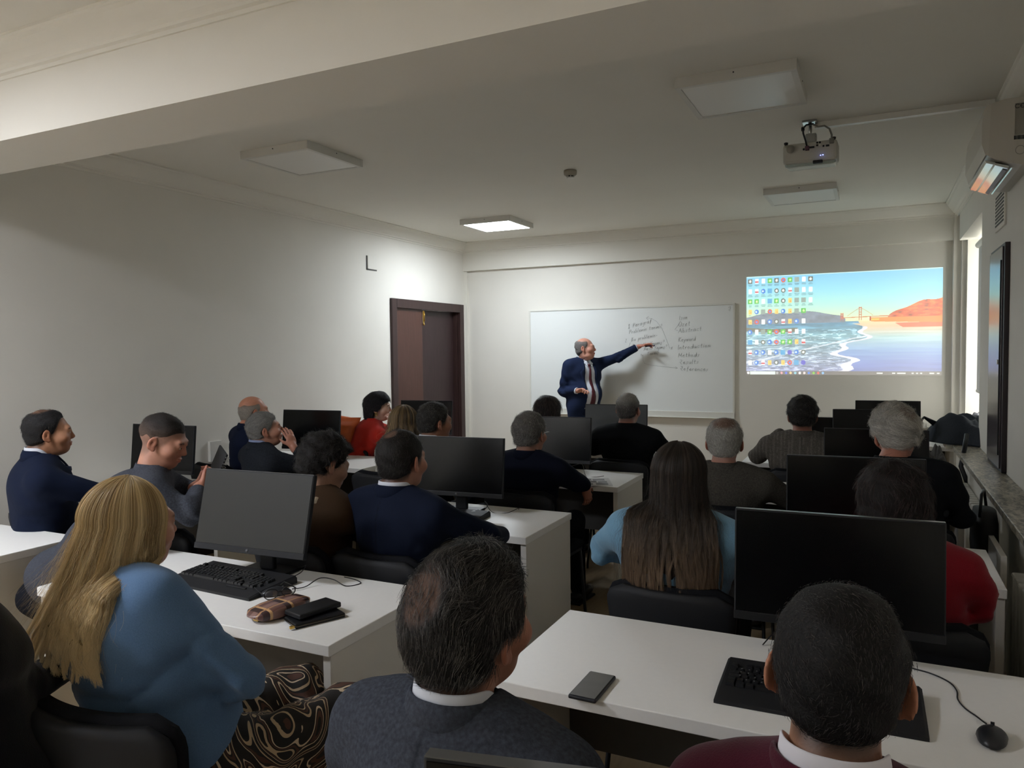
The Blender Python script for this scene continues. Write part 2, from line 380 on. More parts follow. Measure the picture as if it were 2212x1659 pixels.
# cable trunking on the front wall
t = thing('cable_trunking', 'white cable trunking low on the front wall in the right corner', 'cable duct', (0, YF, .82))
MB().box(.20, .68, -.03, 0, -.03, .035, b=.004).build('trunking', M_white, t)
MB().box(.47, .56, -.04, -.028, -.018, .022, b=.003).build('socket_insert', M_white, t)
# radiator under the sill
for k, y in enumerate((5.7, 3.35)):
    t = thing('radiator', ['white ribbed radiator under the granite sill nearest the window', 'white ribbed radiator under the granite sill by the row with the red sweater'][k], 'radiator', (.575, y, .12))
    for i in range(12): MB().box(-.045, .015, i*.08-.48, i*.08-.42, 0, .55, b=.01).build('radiator_rib', M_white, t)
    MB().tube([(-.015, -.5, .05), (-.015, .5, .05)], .016).tube([(-.015, -.5, .5), (-.015, .5, .5)], .016).build('header_pipe', M_white, t)

# ================================================================= WHITEBOARD AND WRITING
wb = thing('whiteboard', 'large wall whiteboard with handwritten notes beside the projected picture', 'whiteboard', (-2.72, YF, 1.49))
BW, BH = 1.265, .645
MB().box(-BW, BW, -.022, -.004, -BH, BH, b=.001).build('board_surface', M_board, wb)
fb = MB().box(-BW-.012, BW+.012, -.030, 0, BH-.008, BH+.012, b=.003).box(-BW-.012, -BW+.008, -.03, 0, -BH, BH, b=.003).box(BW-.008, BW+.012, -.03, 0, -BH, BH, b=.003)
fb.build('board_frame', M_alu, wb)
MB().box(-BW-.012, BW+.012, -.034, 0, -BH-.012, -BH+.06, b=.003).box(-BW, BW, -.06, -.03, -BH-.014, -BH-.006, b=.002).build('pen_ledge', M_alu, wb)
G = {  # stroke glyphs on a unit box: lists of polylines
 'A': [[(0, 0), (.35, 1), (.7, 0)], [(.15, .4), (.55, .4)]], 'B': [[(0, 0), (.05, 1), (.5, .85), (.15, .55), (.55, .25), (0, 0)]],
 'I': [[(.1, 0), (.15, 1)]], 'K': [[(.05, 0), (.1, 1)], [(.6, .95), (.1, .45), (.6, 0)]], 'M': [[(0, 0), (.1, .9), (.4, .3), (.7, .95), (.75, 0)]],
 'N': [[(0, 0), (.1, .95), (.5, .1), (.6, 1)]], 'O': [[(.4, 1), (.1, .8), (.05, .3), (.35, 0), (.65, .3), (.65, .8), (.3, 1)]], 'P': [[(.05, 0), (.12, 1), (.55, .9), (.5, .55), (.1, .5)]],
 'R': [[(.1, 1), (.5, .95), (.45, .6), (.12, .5), (.2, .3), (.6, 0)]], 'T': [[(0, .95), (.7, 1)], [(.35, .97), (.3, 0)]], 'Y': [[(0, 1), (.3, .5)], [(.6, 1), (.2, 0)]],
 'a': [[(.5, .55), (.15, .5), (.05, .15), (.3, 0), (.5, .5), (.55, 0)]], 'b': [[(.1, 1), (.05, 0), (.4, .05), (.45, .4), (.1, .5)]], 'c': [[(.5, .5), (.15, .5), (.05, .1), (.5, .05)]],
 'd': [[(.5, .4), (.1, .4), (.05, .05), (.4, .05), (.55, 1), (.55, 0)]], 'e': [[(.05, .3), (.45, .35), (.3, .58), (.05, .3), (.15, .02), (.5, .1)]], 'f': [[(.5, .95), (.3, .9), (.2, -.25)], [(.05, .5), (.45, .55)]],
 'g': [[(.5, .5), (.1, .45), (.1, .1), (.45, .15), (.5, .5), (.45, -.35), (.05, -.3)]], 'h': [[(.1, 1), (.05, 0)], [(.08, .4), (.35, .55), (.42, 0)]], 'i': [[(.1, .5), (.12, 0)], [(.13, .75), (.15, .8)]],
 'l': [[(.1, 1), (.1, 0), (.2, .03)]], 'm': [[(0, 0), (.05, .5), (.25, .5), (.28, .05), (.32, .45), (.55, .5), (.6, 0)]], 'n': [[(0, 0), (.05, .5)], [(.05, .4), (.35, .52), (.42, 0)]],
 'o': [[(.25, .5), (.03, .3), (.2, 0), (.45, .2), (.25, .5)]], 'p': [[(.08, .5), (0, -.4)], [(.06, .45), (.45, .5), (.4, .1), (.05, .1)]], 'r': [[(.05, .5), (.05, 0)], [(.06, .35), (.35, .52)]],
 's': [[(.45, .52), (.12, .42), (.4, .2), (.05, 0)]], 't': [[(.2, .9), (.2, .05), (.38, .05)], [(0, .55), (.4, .6)]], 'u': [[(.03, .5), (.1, .02), (.4, .1), (.42, .5), (.48, 0)]],
 'w': [[(0, .5), (.12, 0), (.28, .4), (.45, 0), (.58, .52)]], 'y': [[(.02, .5), (.2, .08)], [(.5, .5), (.05, -.4)]], 'z': [[(.02, .5), (.45, .5), (.05, .02), (.5, .05)]],
 '1': [[(0, .75), (.25, 1), (.22, 0)], [(0, 0), (.45, .03)]], '2': [[(.05, .8), (.35, 1), (.4, .7), (.02, .02), (.5, .02)]], '?': [[(.05, .85), (.35, 1), (.45, .7), (.2, .4)], [(.18, .08), (.2, .02)]],
 '(': [[(.3, 1.1), (.1, .5), (.25, -.1)]], ')': [[(.1, 1.1), (.32, .5), (.1, -.1)]], 'x': [[(0, .5), (.5, 0)], [(.45, .6), (.05, -.05)]], '-': [[(0, .3), (.45, .35)]], '\u0131': [[(.1, .5), (.12, 0)]],
 '\u0130': [[(.1, 0), (.15, .85)], [(.16, 1.05), (.2, 1.1)]], '\u00d6': [[(.4, .95), (.1, .8), (.05, .3), (.35, 0), (.65, .3), (.65, .8), (.3, .95)], [(.2, 1.15), (.22, 1.2)], [(.45, 1.17), (.47, 1.22)]],
 '\u015f': [[(.45, .52), (.12, .42), (.4, .2), (.05, 0)], [(.2, -.02), (.15, -.25)]]}
def write(mb, s, x, z, h, slope=0.0, wd=.8, r=.0023):
    cx = x; R = random.Random(s)
    for ch in s:
        if ch == ' ': cx += h*.55; continue
        g = G.get(ch)
        if g is None: cx += h*.4; continue
        mxx = max(p[0] for l in g for p in l)
        for l in g:
            pts = [(cx+p[0]*h*wd+p[1]*h*.12, -.0228, z+(cx-x)*slope+p[1]*h+p[0]*h*slope+R.uniform(-.03, .03)*h) for p in l]
            mb.tube(pts, r, 4, sq=.3)
        cx += (mxx+.22)*h*wd
    return cx
def bp(px, py):    # board point from its place on the board: fraction of width from the left, fraction of height from the top
    return (-BW+2*BW*px, BH-2*BH*py)
notes = MB()
def W(s, fx, fy, h=.05, slope=0.0, **k):
    x, z = bp(fx, fy); write(notes, s, x, z-h*.5, h, slope, **k)
W('1 Paragraf', .512, .175, .052, .22); W('Problemin tan\u0131m\u0131?', .517, .225, .048, .16)
W('2', .497, .305, .042); W('Bu problemin-', .528, .295, .048, .16); W('(', .512, .36, .07); W('Kim', .533, .355, .045, .06)
W('Ne Yapm\u0131\u015f?', .584, .345, .047, .12); W('Nas\u0131l Yapm\u0131\u015f?', .588, .385, .042, .1); W('Tamam)', .604, .43, .038, .08); W('t\u0131', .572, .44, .035)
W('\u0130sim', .755, .105, .055, .05); W('\u00d6zet', .752, .165, .06, .06); W('Abstract', .752, .225, .052, .09, wd=.95)
W('Keyword', .752, .305, .05, .06); W('Introduction', .748, .375, .052, .07, wd=1.0); W('x', .716, .372, .05); W('Methods', .751, .445, .05, .03, wd=1.0)
W('Results', .756, .508, .05, .03, wd=1.0); W('References', .759, .565, .05, -.02, wd=.95)
def curve(pts, r=.0018):
    q = [bp(*p) for p in pts]; notes.tube([(x, -.0228, z) for x, z in q], r, 4, sq=.3)
curve([(.757, .155), (.735, .215), (.75, .222)])
curve([(.603, .10), (.625, .105), (.65, .135), (.675, .20), (.69, .27), (.705, .345), (.712, .385)]); curve([(.612, .085), (.600, .10), (.612, .125)])
curve([(.584, .44), (.584, .49), (.592, .52), (.62, .535), (.68, .548), (.748, .562)]); curve([(.738, .55), (.748, .562), (.737, .57)])
curve([(.977, .03), (.985, .02), (.985, .045), (.977, .05), (.985, .06)], .003)
notes.build('handwriting', M_ink, wb); 
# ================================================================= PROJECTED PICTURE
def projected_image():
    NX, NY = 520, 292
    X0, X1, Z0, Z1 = -1.318, .60, 1.335, 2.43
    u, v = np.meshgrid((np.arange(NX)+.5)/NX, (np.arange(NY)+.5)/NY)      # v from the top
    col = np.zeros((NY, NX, 3))
    def H(s): return np.array([int(s[i:i+2], 16)/255 for i in (1, 3, 5)])
    def ramp(t, stops):
        xs = [a for a, _ in stops]; cs = np.array([H(c) for _, c in stops])
        return np.stack([np.interp(t, xs, cs[:, k]) for k in range(3)], -1)
    def vn(x, y, seed):
        r = np.random.default_rng(seed); g = r.random((256, 256)); xi = np.floor(x).astype(int); yi = np.floor(y).astype(int)
        fx = x-xi; fy = y-yi; fx = fx*fx*(3-2*fx); fy = fy*fy*(3-2*fy); a = lambda i, j: g[(yi+j) % 256, (xi+i) % 256]
        return (a(0, 0)*(1-fx)+a(1, 0)*fx)*(1-fy)+(a(0, 1)*(1-fx)+a(1, 1)*fx)*fy
    def fbm(x, y, seed, o=4):
        s = 0; w_ = .5
        for k in range(o): s = s+w_*vn(x*2**k, y*2**k, seed+k); w_ /= 2
        return s
    hor = .475
    sky = ramp(v/hor+.10*(.6-u), [(0, '#74c3ea'), (.35, '#8fdcee'), (.7, '#b5efdc'), (1.0, '#e4efb8')])
    col[:] = sky
    # water, sand
    deep = ramp((v-hor)/(1-hor), [(0, '#5fa3c8'), (.25, '#8fc3d0'), (.6, '#9bb4c8'), (1, '#aab0d8')])
    n = fbm(u*16+v*6, v*60, 3); n2 = fbm(u*40, v*120, 9)
    water = deep*(.62+.55*n[..., None])+.25*(n2[..., None] > .56)*(v[..., None] > .55)
    sand = ramp((v-hor)/(1-hor), [(0, '#f3d3a2'), (.12, '#e9cfae'), (.3, '#b9dcdc'), (.55, '#8fb0dc'), (.8, '#7d8fc9'), (1, '#7682bb')])
    sand = sand*(.88+.22*fbm(u*5, v*70, 21)[..., None])
    edge = .63-.16*((v-hor)/(1-hor))**1.0+.05*np.sin(v*23)*(v > .5)+.03*np.sin(v*60+1)+.05*(v > .8)*(v-.8)*3
    isw = (u < edge)
    below = v > hor
    col = np.where((below & isw)[..., None], water, col); col = np.where((below & ~isw)[..., None], sand, col)
    foam = below & (np.abs(u-edge) < .012+.035*np.clip((v-.6)*2, 0, 1)*n*1.4) & (v > .53); col[foam] = H('#e6e6f2')
    l2 = .62-.62*(v-.62)/.25; foam2 = (v > .62) & (v < .93) & (np.abs(u-l2-.04*n) < .012); col[foam2] = H('#dfe7ee')
    br = (np.abs(v-.535-.02*np.sin(u*9)) < .018) & (u < .28); col[br] = H('#6f6f60')*1.0
    refl = (v > hor+.025) & (v < hor+.07) & (u > .78+.9*(v-hor-.03)); col[refl] = H('#d96f52')
    # hills
    hl = hor-.02-.06*np.exp(-((u-.33)/.13)**2)-.05*np.exp(-((u-.12)/.10)**2)-.028*(u < .52); m = (v > hl) & (v < hor+.01) & (u < .53)
    col[m] = (H('#7c8a9a')*(.8+.4*fbm(u*30, v*30, 5)[..., None]))[m]
    rh = hor-.02-.19*np.clip((u-.74)/.26, 0, 1)**.55*(1-.08*np.sin(u*40)); m = (v > rh) & (v < hor+.03*np.clip((u-.6)/.4, 0, 1)) & (u > .67)
    rc = ramp(fbm(u*40, v*60, 15), [(.2, '#8e3a2c'), (.45, '#d8502e'), (.7, '#f0803e')]); col[m] = rc[m]
    m = (v > hor-.03) & (v < hor+.025*np.clip((u-.6)*2.5, 0, 1)+.005) & (u > .66); col[m] = H('#e88a3c')
    # bridge
    def rect(a, b, c, d, s, al=1.0):
        mm = (u >= a) & (u <= b) & (v >= c) & (v <= d); col[mm] = col[mm]*(1-al)+H(s)*al if isinstance(s, str) else s
    deck = hor-.03-.012*np.sin((u-.5)*6); m = (np.abs(v-deck) < .004) & (u > .505) & (u < .76); col[m] = H('#c96f50')
    for cx, hh in ((.513, .06), (.606, .115)):
        for s in (-.006, .006): rect(cx+s-.002, cx+s+.002, hor-hh-.02, hor-.005, '#c3604a')
        for k in range(5): rect(cx-.006, cx+.006, hor-hh-.018+k*hh*.2, hor-hh-.012+k*hh*.2, '#c3604a')
    cab = hor-.125+.5*np.abs(u-.606)**1.2*4; m = (np.abs(v-cab) < .003) & (u > .54) & (u < .67) & (v < hor-.03); col[m] = H('#c98a70')
    rect(.652, .66, hor-.045, hor, '#b5503c'); rect(.66, .70, hor-.02, hor-.002, '#e9c55c')
    # icons
    kinds = {'p': '#f2f6f0', 'r': '#f4f2f0', 'g': '#4fc04a', 'b': '#2f7fd8', 's': '#4aa7d8', 'y': '#f2d26a', 'k': '#56605c', 'o': '#e0593a', 'n': '#8fa39a', 'v': '#5a58c8'}
    rows = ['krpgkognp k'.replace(' ', ''), 'prbskkrnpp', 'ggpsgkynnp', 'ybnoybynG', 'yopbkrybp', 'bpngogrpp', 'spkborgyr'.replace('or', 'og'), 'rbbpbsvbk', 'pbrykyosv']
    for j, rw in enumerate(rows):
        for i, c in enumerate(rw):
            cx = .021+i*.0365; cy = .048+j*.1035
            if c == 'G': c = 'g'
            w2, h2 = .0125, .024
            if c in 'pry' : w2 = .0095
            mm = (np.abs(u-cx) < w2) & (np.abs(v-cy) < h2)
            if c in 'bvo' or (c == 'k' and j != 0): mm = ((u-cx)/w2)**2+((v-cy)/h2)**2 < 1
            col[mm] = H(kinds[c])
            if c == 'r': rect(cx-w2, cx+w2, cy, cy+h2*.6, '#d23a4c')
            if c == 'b': mm = ((u-cx+.003)/w2)**2+((v-cy)/h2)**2 < .18; col[mm] = H('#dff3ff')
            if c == 'k': mm = ((u-cx)/w2)**2+((v-cy)/h2)**2 < .3; col[mm] = H('#e6efe9')
            if c == 'o': mm = ((u-cx)/w2)**2+((v-cy)/h2)**2 < .2; col[mm] = H('#4f86e8')
            if c == 'g': mm = ((u-cx)/w2)**2+((v-cy)/h2)**2 < .25; col[mm] = H('#d8f2a8')
            if c == 'y': rect(cx, cx+w2*.6, cy, cy+h2*.5, '#d87a4a')
            rr = np.random.default_rng(i*31+j)
            for q in range(2 if j < 3 else 1):
                a = rr.uniform(.006, .014); mm = (np.abs(u-cx) < a) & (np.abs(v-cy-.036-q*.013) < .0035); col[mm] = col[mm]*.45+H('#3c5c66')*.55
    # taskbar
    rect(0, 1, .962, 1, '#6f6c6e'); rect(.022, .162, .966, .995, '#dfeee6'); 
    tb = ['#ffffff', '#b8b8b8', '#e8a0a8', '#4a6ee8', '#f0d090', '#8fd0e0', '#f4f4f4', '#e8dcd8', '#3f86e8', '#8ad048', '#e85a50', '#7fb8e8']
    for k, c in enumerate(tb):
        cx = .011 if k == 0 else .172+.0245*(k-1); mm = ((u-cx)/.0065)**2+((v-.981)/.0115)**2 < 1; col[mm] = H(c)
    for a, b in ((.69, .72), (.765, .78), (.79, .83), (.86, .87), (.88, .89), (.90, .91), (.945, .965), (.978, .99)): rect(a, b, .976, .986, '#eef2ee')
    rect(0, 1, 0, .006, '#c8f4f4')
    lin = np.where(col <= .04045, col/12.92, ((np.clip(col, 0, 1)+.055)/1.055)**2.4)
    # grid mesh, one quad per image cell
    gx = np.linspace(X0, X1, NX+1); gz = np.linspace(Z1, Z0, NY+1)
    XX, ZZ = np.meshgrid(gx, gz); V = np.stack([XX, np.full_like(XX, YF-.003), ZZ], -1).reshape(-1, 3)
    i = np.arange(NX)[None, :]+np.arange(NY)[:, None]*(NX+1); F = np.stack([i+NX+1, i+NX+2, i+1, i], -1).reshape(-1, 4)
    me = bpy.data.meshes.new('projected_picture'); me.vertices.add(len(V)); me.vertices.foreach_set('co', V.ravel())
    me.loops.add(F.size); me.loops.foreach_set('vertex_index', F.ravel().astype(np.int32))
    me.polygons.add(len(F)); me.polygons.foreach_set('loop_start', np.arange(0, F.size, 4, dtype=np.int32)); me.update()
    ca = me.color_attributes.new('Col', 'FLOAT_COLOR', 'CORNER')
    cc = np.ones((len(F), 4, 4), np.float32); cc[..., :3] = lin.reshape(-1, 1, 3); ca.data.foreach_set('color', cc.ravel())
    m = bpy.data.materials.new('emissive_picture'); m.use_nodes = True; nt = m.node_tree; b = nt.nodes['Principled BSDF']  # the grid emits the picture itself, in place of a beam from the projector
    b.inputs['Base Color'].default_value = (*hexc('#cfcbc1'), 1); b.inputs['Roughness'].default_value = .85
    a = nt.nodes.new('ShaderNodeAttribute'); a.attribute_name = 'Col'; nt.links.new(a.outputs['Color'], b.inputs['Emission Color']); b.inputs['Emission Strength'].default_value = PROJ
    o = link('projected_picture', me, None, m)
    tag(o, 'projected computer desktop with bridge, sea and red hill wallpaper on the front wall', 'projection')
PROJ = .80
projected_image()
# ================================================================= IMPLICIT SURFACE TOOLKIT FOR PEOPLE
def axis_coords(lo, hi, coarse, fine):
    """coordinates from lo to hi with local fine ranges [(a, b, step)]"""
    xs = [lo]
    while xs[-1] < hi:
        x = xs[-1]; st = coarse
        for a, b, s in fine:
            if a-.0 <= x < b: st = min(st, s)
            elif x < a < x+st: st = max(min(st, a-x), s)
        xs.append(x+st)
    return np.array(xs)
class Field:
    def __init__(s, lo, hi, coarse, fine=((), (), ())):
        s.ax = [axis_coords(lo[k], hi[k], coarse, fine[k]) for k in range(3)]
        s.D = np.full([len(a) for a in s.ax], 1.0, np.float32)
    def block(s, lo, hi):
        sl = []
        for k in range(3):
            a = np.searchsorted(s.ax[k], lo[k]); b = np.searchsorted(s.ax[k], hi[k]); sl.append(slice(max(a-1, 0), min(b+1, len(s.ax[k]))))
        return tuple(sl)
    def pts(s, sl):
        return np.meshgrid(s.ax[0][sl[0]], s.ax[1][sl[1]], s.ax[2][sl[2]], indexing='ij')
    def merge(s, lo, hi, fn, k=.03, sub=False):
        mrg = .045+k; sl = s.block([l-mrg for l in lo], [h+mrg for h in hi])
        if any(q.stop <= q.start for q in sl): return
        X, Y, Z = s.pts(sl); d = fn(X, Y, Z).astype(np.float32); D = s.D[sl]
        if sub: a, b = -D, d
        else: a, b = D, d
        h = np.clip(k-np.abs(a-b), 0, None)/max(k, 1e-6); r = np.minimum(a, b)-h*h*k*.25
        s.D[sl] = -r if sub else r
    def cap(s, a, b, ra, rb=None, k=.03, sub=False, flat=None):
        a = np.array(a, float); b = np.array(b, float); rb = ra if rb is None else rb; R = max(ra, rb)
        def fn(X, Y, Z):
            ba = b-a; L = ba@ba+1e-9
            t = np.clip(((X-a[0])*ba[0]+(Y-a[1])*ba[1]+(Z-a[2])*ba[2])/L, 0, 1)
            return np.sqrt((X-a[0]-t*ba[0])**2+(Y-a[1]-t*ba[1])**2+(Z-a[2]-t*ba[2])**2)-(ra+(rb-ra)*t)
        s.merge(np.minimum(a, b)-R, np.maximum(a, b)+R, fn, k, sub)
    def ell(s, c, r, R=None, k=.03, sub=False):
        c = np.array(c, float); r = np.array(r, float); R = np.eye(3) if R is None else R; m = r.max()
        def fn(X, Y, Z):
            x, y, z = X-c[0], Y-c[1], Z-c[2]
            p = [(R[0, i]*x+R[1, i]*y+R[2, i]*z)/r[i] for i in range(3)]
            q = [p[i]/r[i] for i in range(3)]
            k0 = np.sqrt(p[0]**2+p[1]**2+p[2]**2)+1e-9; k1 = np.sqrt(q[0]**2+q[1]**2+q[2]**2)+1e-9
            return k0*(k0-1)/k1
        s.merge(c-m, c+m, fn, k, sub)
    def cut(s, n, d):      # keep n.p <= d
        X, Y, Z = s.pts((slice(None),)*3); s.D = np.maximum(s.D, (n[0]*X+n[1]*Y+n[2]*Z-d).astype(np.float32))
    def wobble(s, fn):
        m = np.abs(s.D) < .05; ii = np.nonzero(m); X, Y, Z = s.ax[0][ii[0]], s.ax[1][ii[1]], s.ax[2][ii[2]]
        s.D[m] += fn(X, Y, Z).astype(np.float32)
    def mesh(s, name, color=None, relax=1):
        D = s.D; I = D < 0; a = s.ax
        def c8(A): return [A[i:A.shape[0]-1+i, j:A.shape[1]-1+j, k:A.shape[2]-1+k] for i in (0, 1) for j in (0, 1) for k in (0, 1)]
        cs = c8(I); cnt = sum(c.astype(np.int8) for c in cs); act = (cnt > 0) & (cnt < 8); ii = np.nonzero(act); n = len(ii[0])
        idx = np.full(act.shape, -1, np.int32); idx[ii] = np.arange(n)
        co = [(i, j, k) for i in (0, 1) for j in (0, 1) for k in (0, 1)]
        dv = [D[ii[0]+i, ii[1]+j, ii[2]+k] for i, j, k in co]
        lo = np.stack([a[k][ii[k]] for k in range(3)], 1); sz = np.stack([a[k][ii[k]+1]-a[k][ii[k]] for k in range(3)], 1)
        P = np.zeros((n, 3)); W_ = np.zeros(n)
        for p in range(8):
            for q in range(p+1, 8):
                df = [co[q][k]-co[p][k] for k in range(3)]
                if sum(abs(x) for x in df) != 1: continue
                m = (dv[p] < 0) != (dv[q] < 0); t = np.where(m, dv[p]/(dv[p]-dv[q]+1e-12), 0)
                for k in range(3): P[:, k] += np.where(m, co[p][k]+t*df[k], 0)
                W_ += m
        V = lo+P/W_[:, None]*sz
        F = []
        for ax in range(3):
            s0 = [slice(0, None)]*3; s1 = [slice(0, None)]*3; s0[ax] = slice(0, -1); s1[ax] = slice(1, None)
            A, B = I[tuple(s0)], I[tuple(s1)]; e = A != B; ex, ey, ez = np.nonzero(e); E = [ex, ey, ez]
            o1, o2 = [(1, 2), (2, 0), (0, 1)][ax]
            ok = (E[o1] > 0) & (E[o2] > 0) & (E[o1] < act.shape[o1]) & (E[o2] < act.shape[o2]); E = [q[ok] for q in E]
            def g(u, v):
                q = [x.copy() for x in E]; q[o1] -= u; q[o2] -= v; return idx[q[0], q[1], q[2]]
            quad = np.stack([g(1, 1), g(0, 1), g(0, 0), g(1, 0)], 1); fl = ~A[E[0], E[1], E[2]]; quad[fl] = quad[fl][:, ::-1]
            F.append(quad[(quad >= 0).all(1)])
        F = np.concatenate(F)
        for _ in range(relax):
            S = np.zeros_like(V); N = np.zeros(n)
            for k in range(4):
                x, y = F[:, k], F[:, (k+1) % 4]
                for c in range(3): S[:, c] += np.bincount(x, V[y, c], n)+np.bincount(y, V[x, c], n)
                N += np.bincount(x, minlength=n)+np.bincount(y, minlength=n)
            V = V*.5+.5*S/np.maximum(N, 1)[:, None]
        me = bpy.data.meshes.new(name); me.vertices.add(n); me.vertices.foreach_set('co', V.ravel().astype(np.float32))
        me.loops.add(F.size); me.loops.foreach_set('vertex_index', F.ravel().astype(np.int32))
        me.polygons.add(len(F)); me.polygons.foreach_set('loop_start', np.arange(0, F.size, 4, dtype=np.int32))
        me.polygons.foreach_set('use_smooth', np.ones(len(F), bool)); me.update(); me.validate()
        if color is not None:
            cc = np.ones((n, 4), np.float32); cc[:, :3] = color(V); ca = me.color_attributes.new('Col', 'FLOAT_COLOR', 'POINT'); ca.data.foreach_set('color', cc.ravel())
        return me
def Rz(a): c, s = math.cos(a), math.sin(a); return np.array([[c, -s, 0], [s, c, 0], [0, 0, 1.]])
def Rx(a): c, s = math.cos(a), math.sin(a); return np.array([[1, 0, 0], [0, c, -s], [0, s, c.real]], float)
def Ry(a): c, s = math.cos(a), math.sin(a); return np.array([[c, 0, s], [0, 1, 0], [-s, 0, c]], float)
def nz(v): v = np.array(v, float); return v/(np.linalg.norm(v)+1e-9)
M_skin = mat('skin', (.5, .3, .2), .48, .4, noise=.06, nscale=60, bump=.12, bscale=260, attr=True)
M_hair = mat('hair_scalp', (.05, .05, .05), .7, .25, noise=.25, nscale=160, bump=.35, bscale=300, attr=True)
M_cl = mat('suit_cloth', (.1, .1, .1), .9, .12, noise=.12, nscale=260, bump=.18, bscale=500, attr=True, sheen=.0)
M_tw = mat('tweed_cloth', (.1, .1, .1), .95, .08, noise=.34, nscale=140, bump=.3, bscale=420, attr=True, sheen=.0)
M_kn = mat('knit_cloth', (.1, .1, .1), .92, .1, noise=.10, nscale=300, bump=.25, bscale=380, attr=True, sheen=.15)
M_shirt = mat('shirt_cloth', '#c9cdd6', .8, .2, noise=.02, nscale=30)
M_shirtb = mat('shirt_cloth_blue', '#8f9bb5', .8, .2)
M_eye = mat('eye_white', '#d8d2ca', .2, .5); M_iris = mat('iris', '#2a1a12', .2, .5)
M_trous = mat('trouser_cloth', '#15171d', .9, .1, noise=.1, nscale=200)
M_shoe = mat('shoe_leather', '#0d0d0e', .35, .5)
def strand_mat(name, col, rough=.45, spec=.5):
    m = bpy.data.materials.new(name); m.use_nodes = True; nt = m.node_tree; b = nt.nodes['Principled BSDF']
    a = nt.nodes.new('ShaderNodeAttribute'); a.attribute_name = 'tint'
    nt.links.new(a.outputs['Color'], b.inputs['Base Color']); b.inputs['Roughness'].default_value = rough; b.inputs['Specular IOR Level'].default_value = spec
    return m
M_strand = strand_mat('hair_strand', None)
def strands(name, P, rad, cols, parent):
    """P: (n, k, 3) points; cols (n,3) linear"""
    n, k, _ = P.shape; hc = bpy.data.hair_curves.new(name); hc.add_curves([k]*n)
    hc.attributes['position'].data.foreach_set('vector', P.reshape(-1).astype(np.float32))
    ra = hc.attributes.get('radius') or hc.attributes.new('radius', 'FLOAT', 'POINT')
    r = np.tile(np.linspace(1, .35, k), (n, 1))*rad; ra.data.foreach_set('value', r.ravel().astype(np.float32))
    ta = hc.attributes.new('tint', 'FLOAT_COLOR', 'POINT'); c4 = np.ones((n, k, 4), np.float32); c4[..., :3] = cols[:, None, :]
    ta.data.foreach_set('color', c4.ravel()); hc.materials.append(M_strand)
    o = bpy.data.objects.new(name, hc); C.objects.link(o); o.parent = parent; o['kind'] = 'stuff'; return o
HZ_MALE = ([-.16, -.10, -.055, -.03, -.004, .012, .03, .05, .075, .098, .14], [-.085, -.078, -.066, -.052, .004, -.008, .0, .045, .062, .068, .075])
def smst(x, a, b): t = np.clip((x-a)/(b-a), 0, 1); return t*t*(3-2*t)

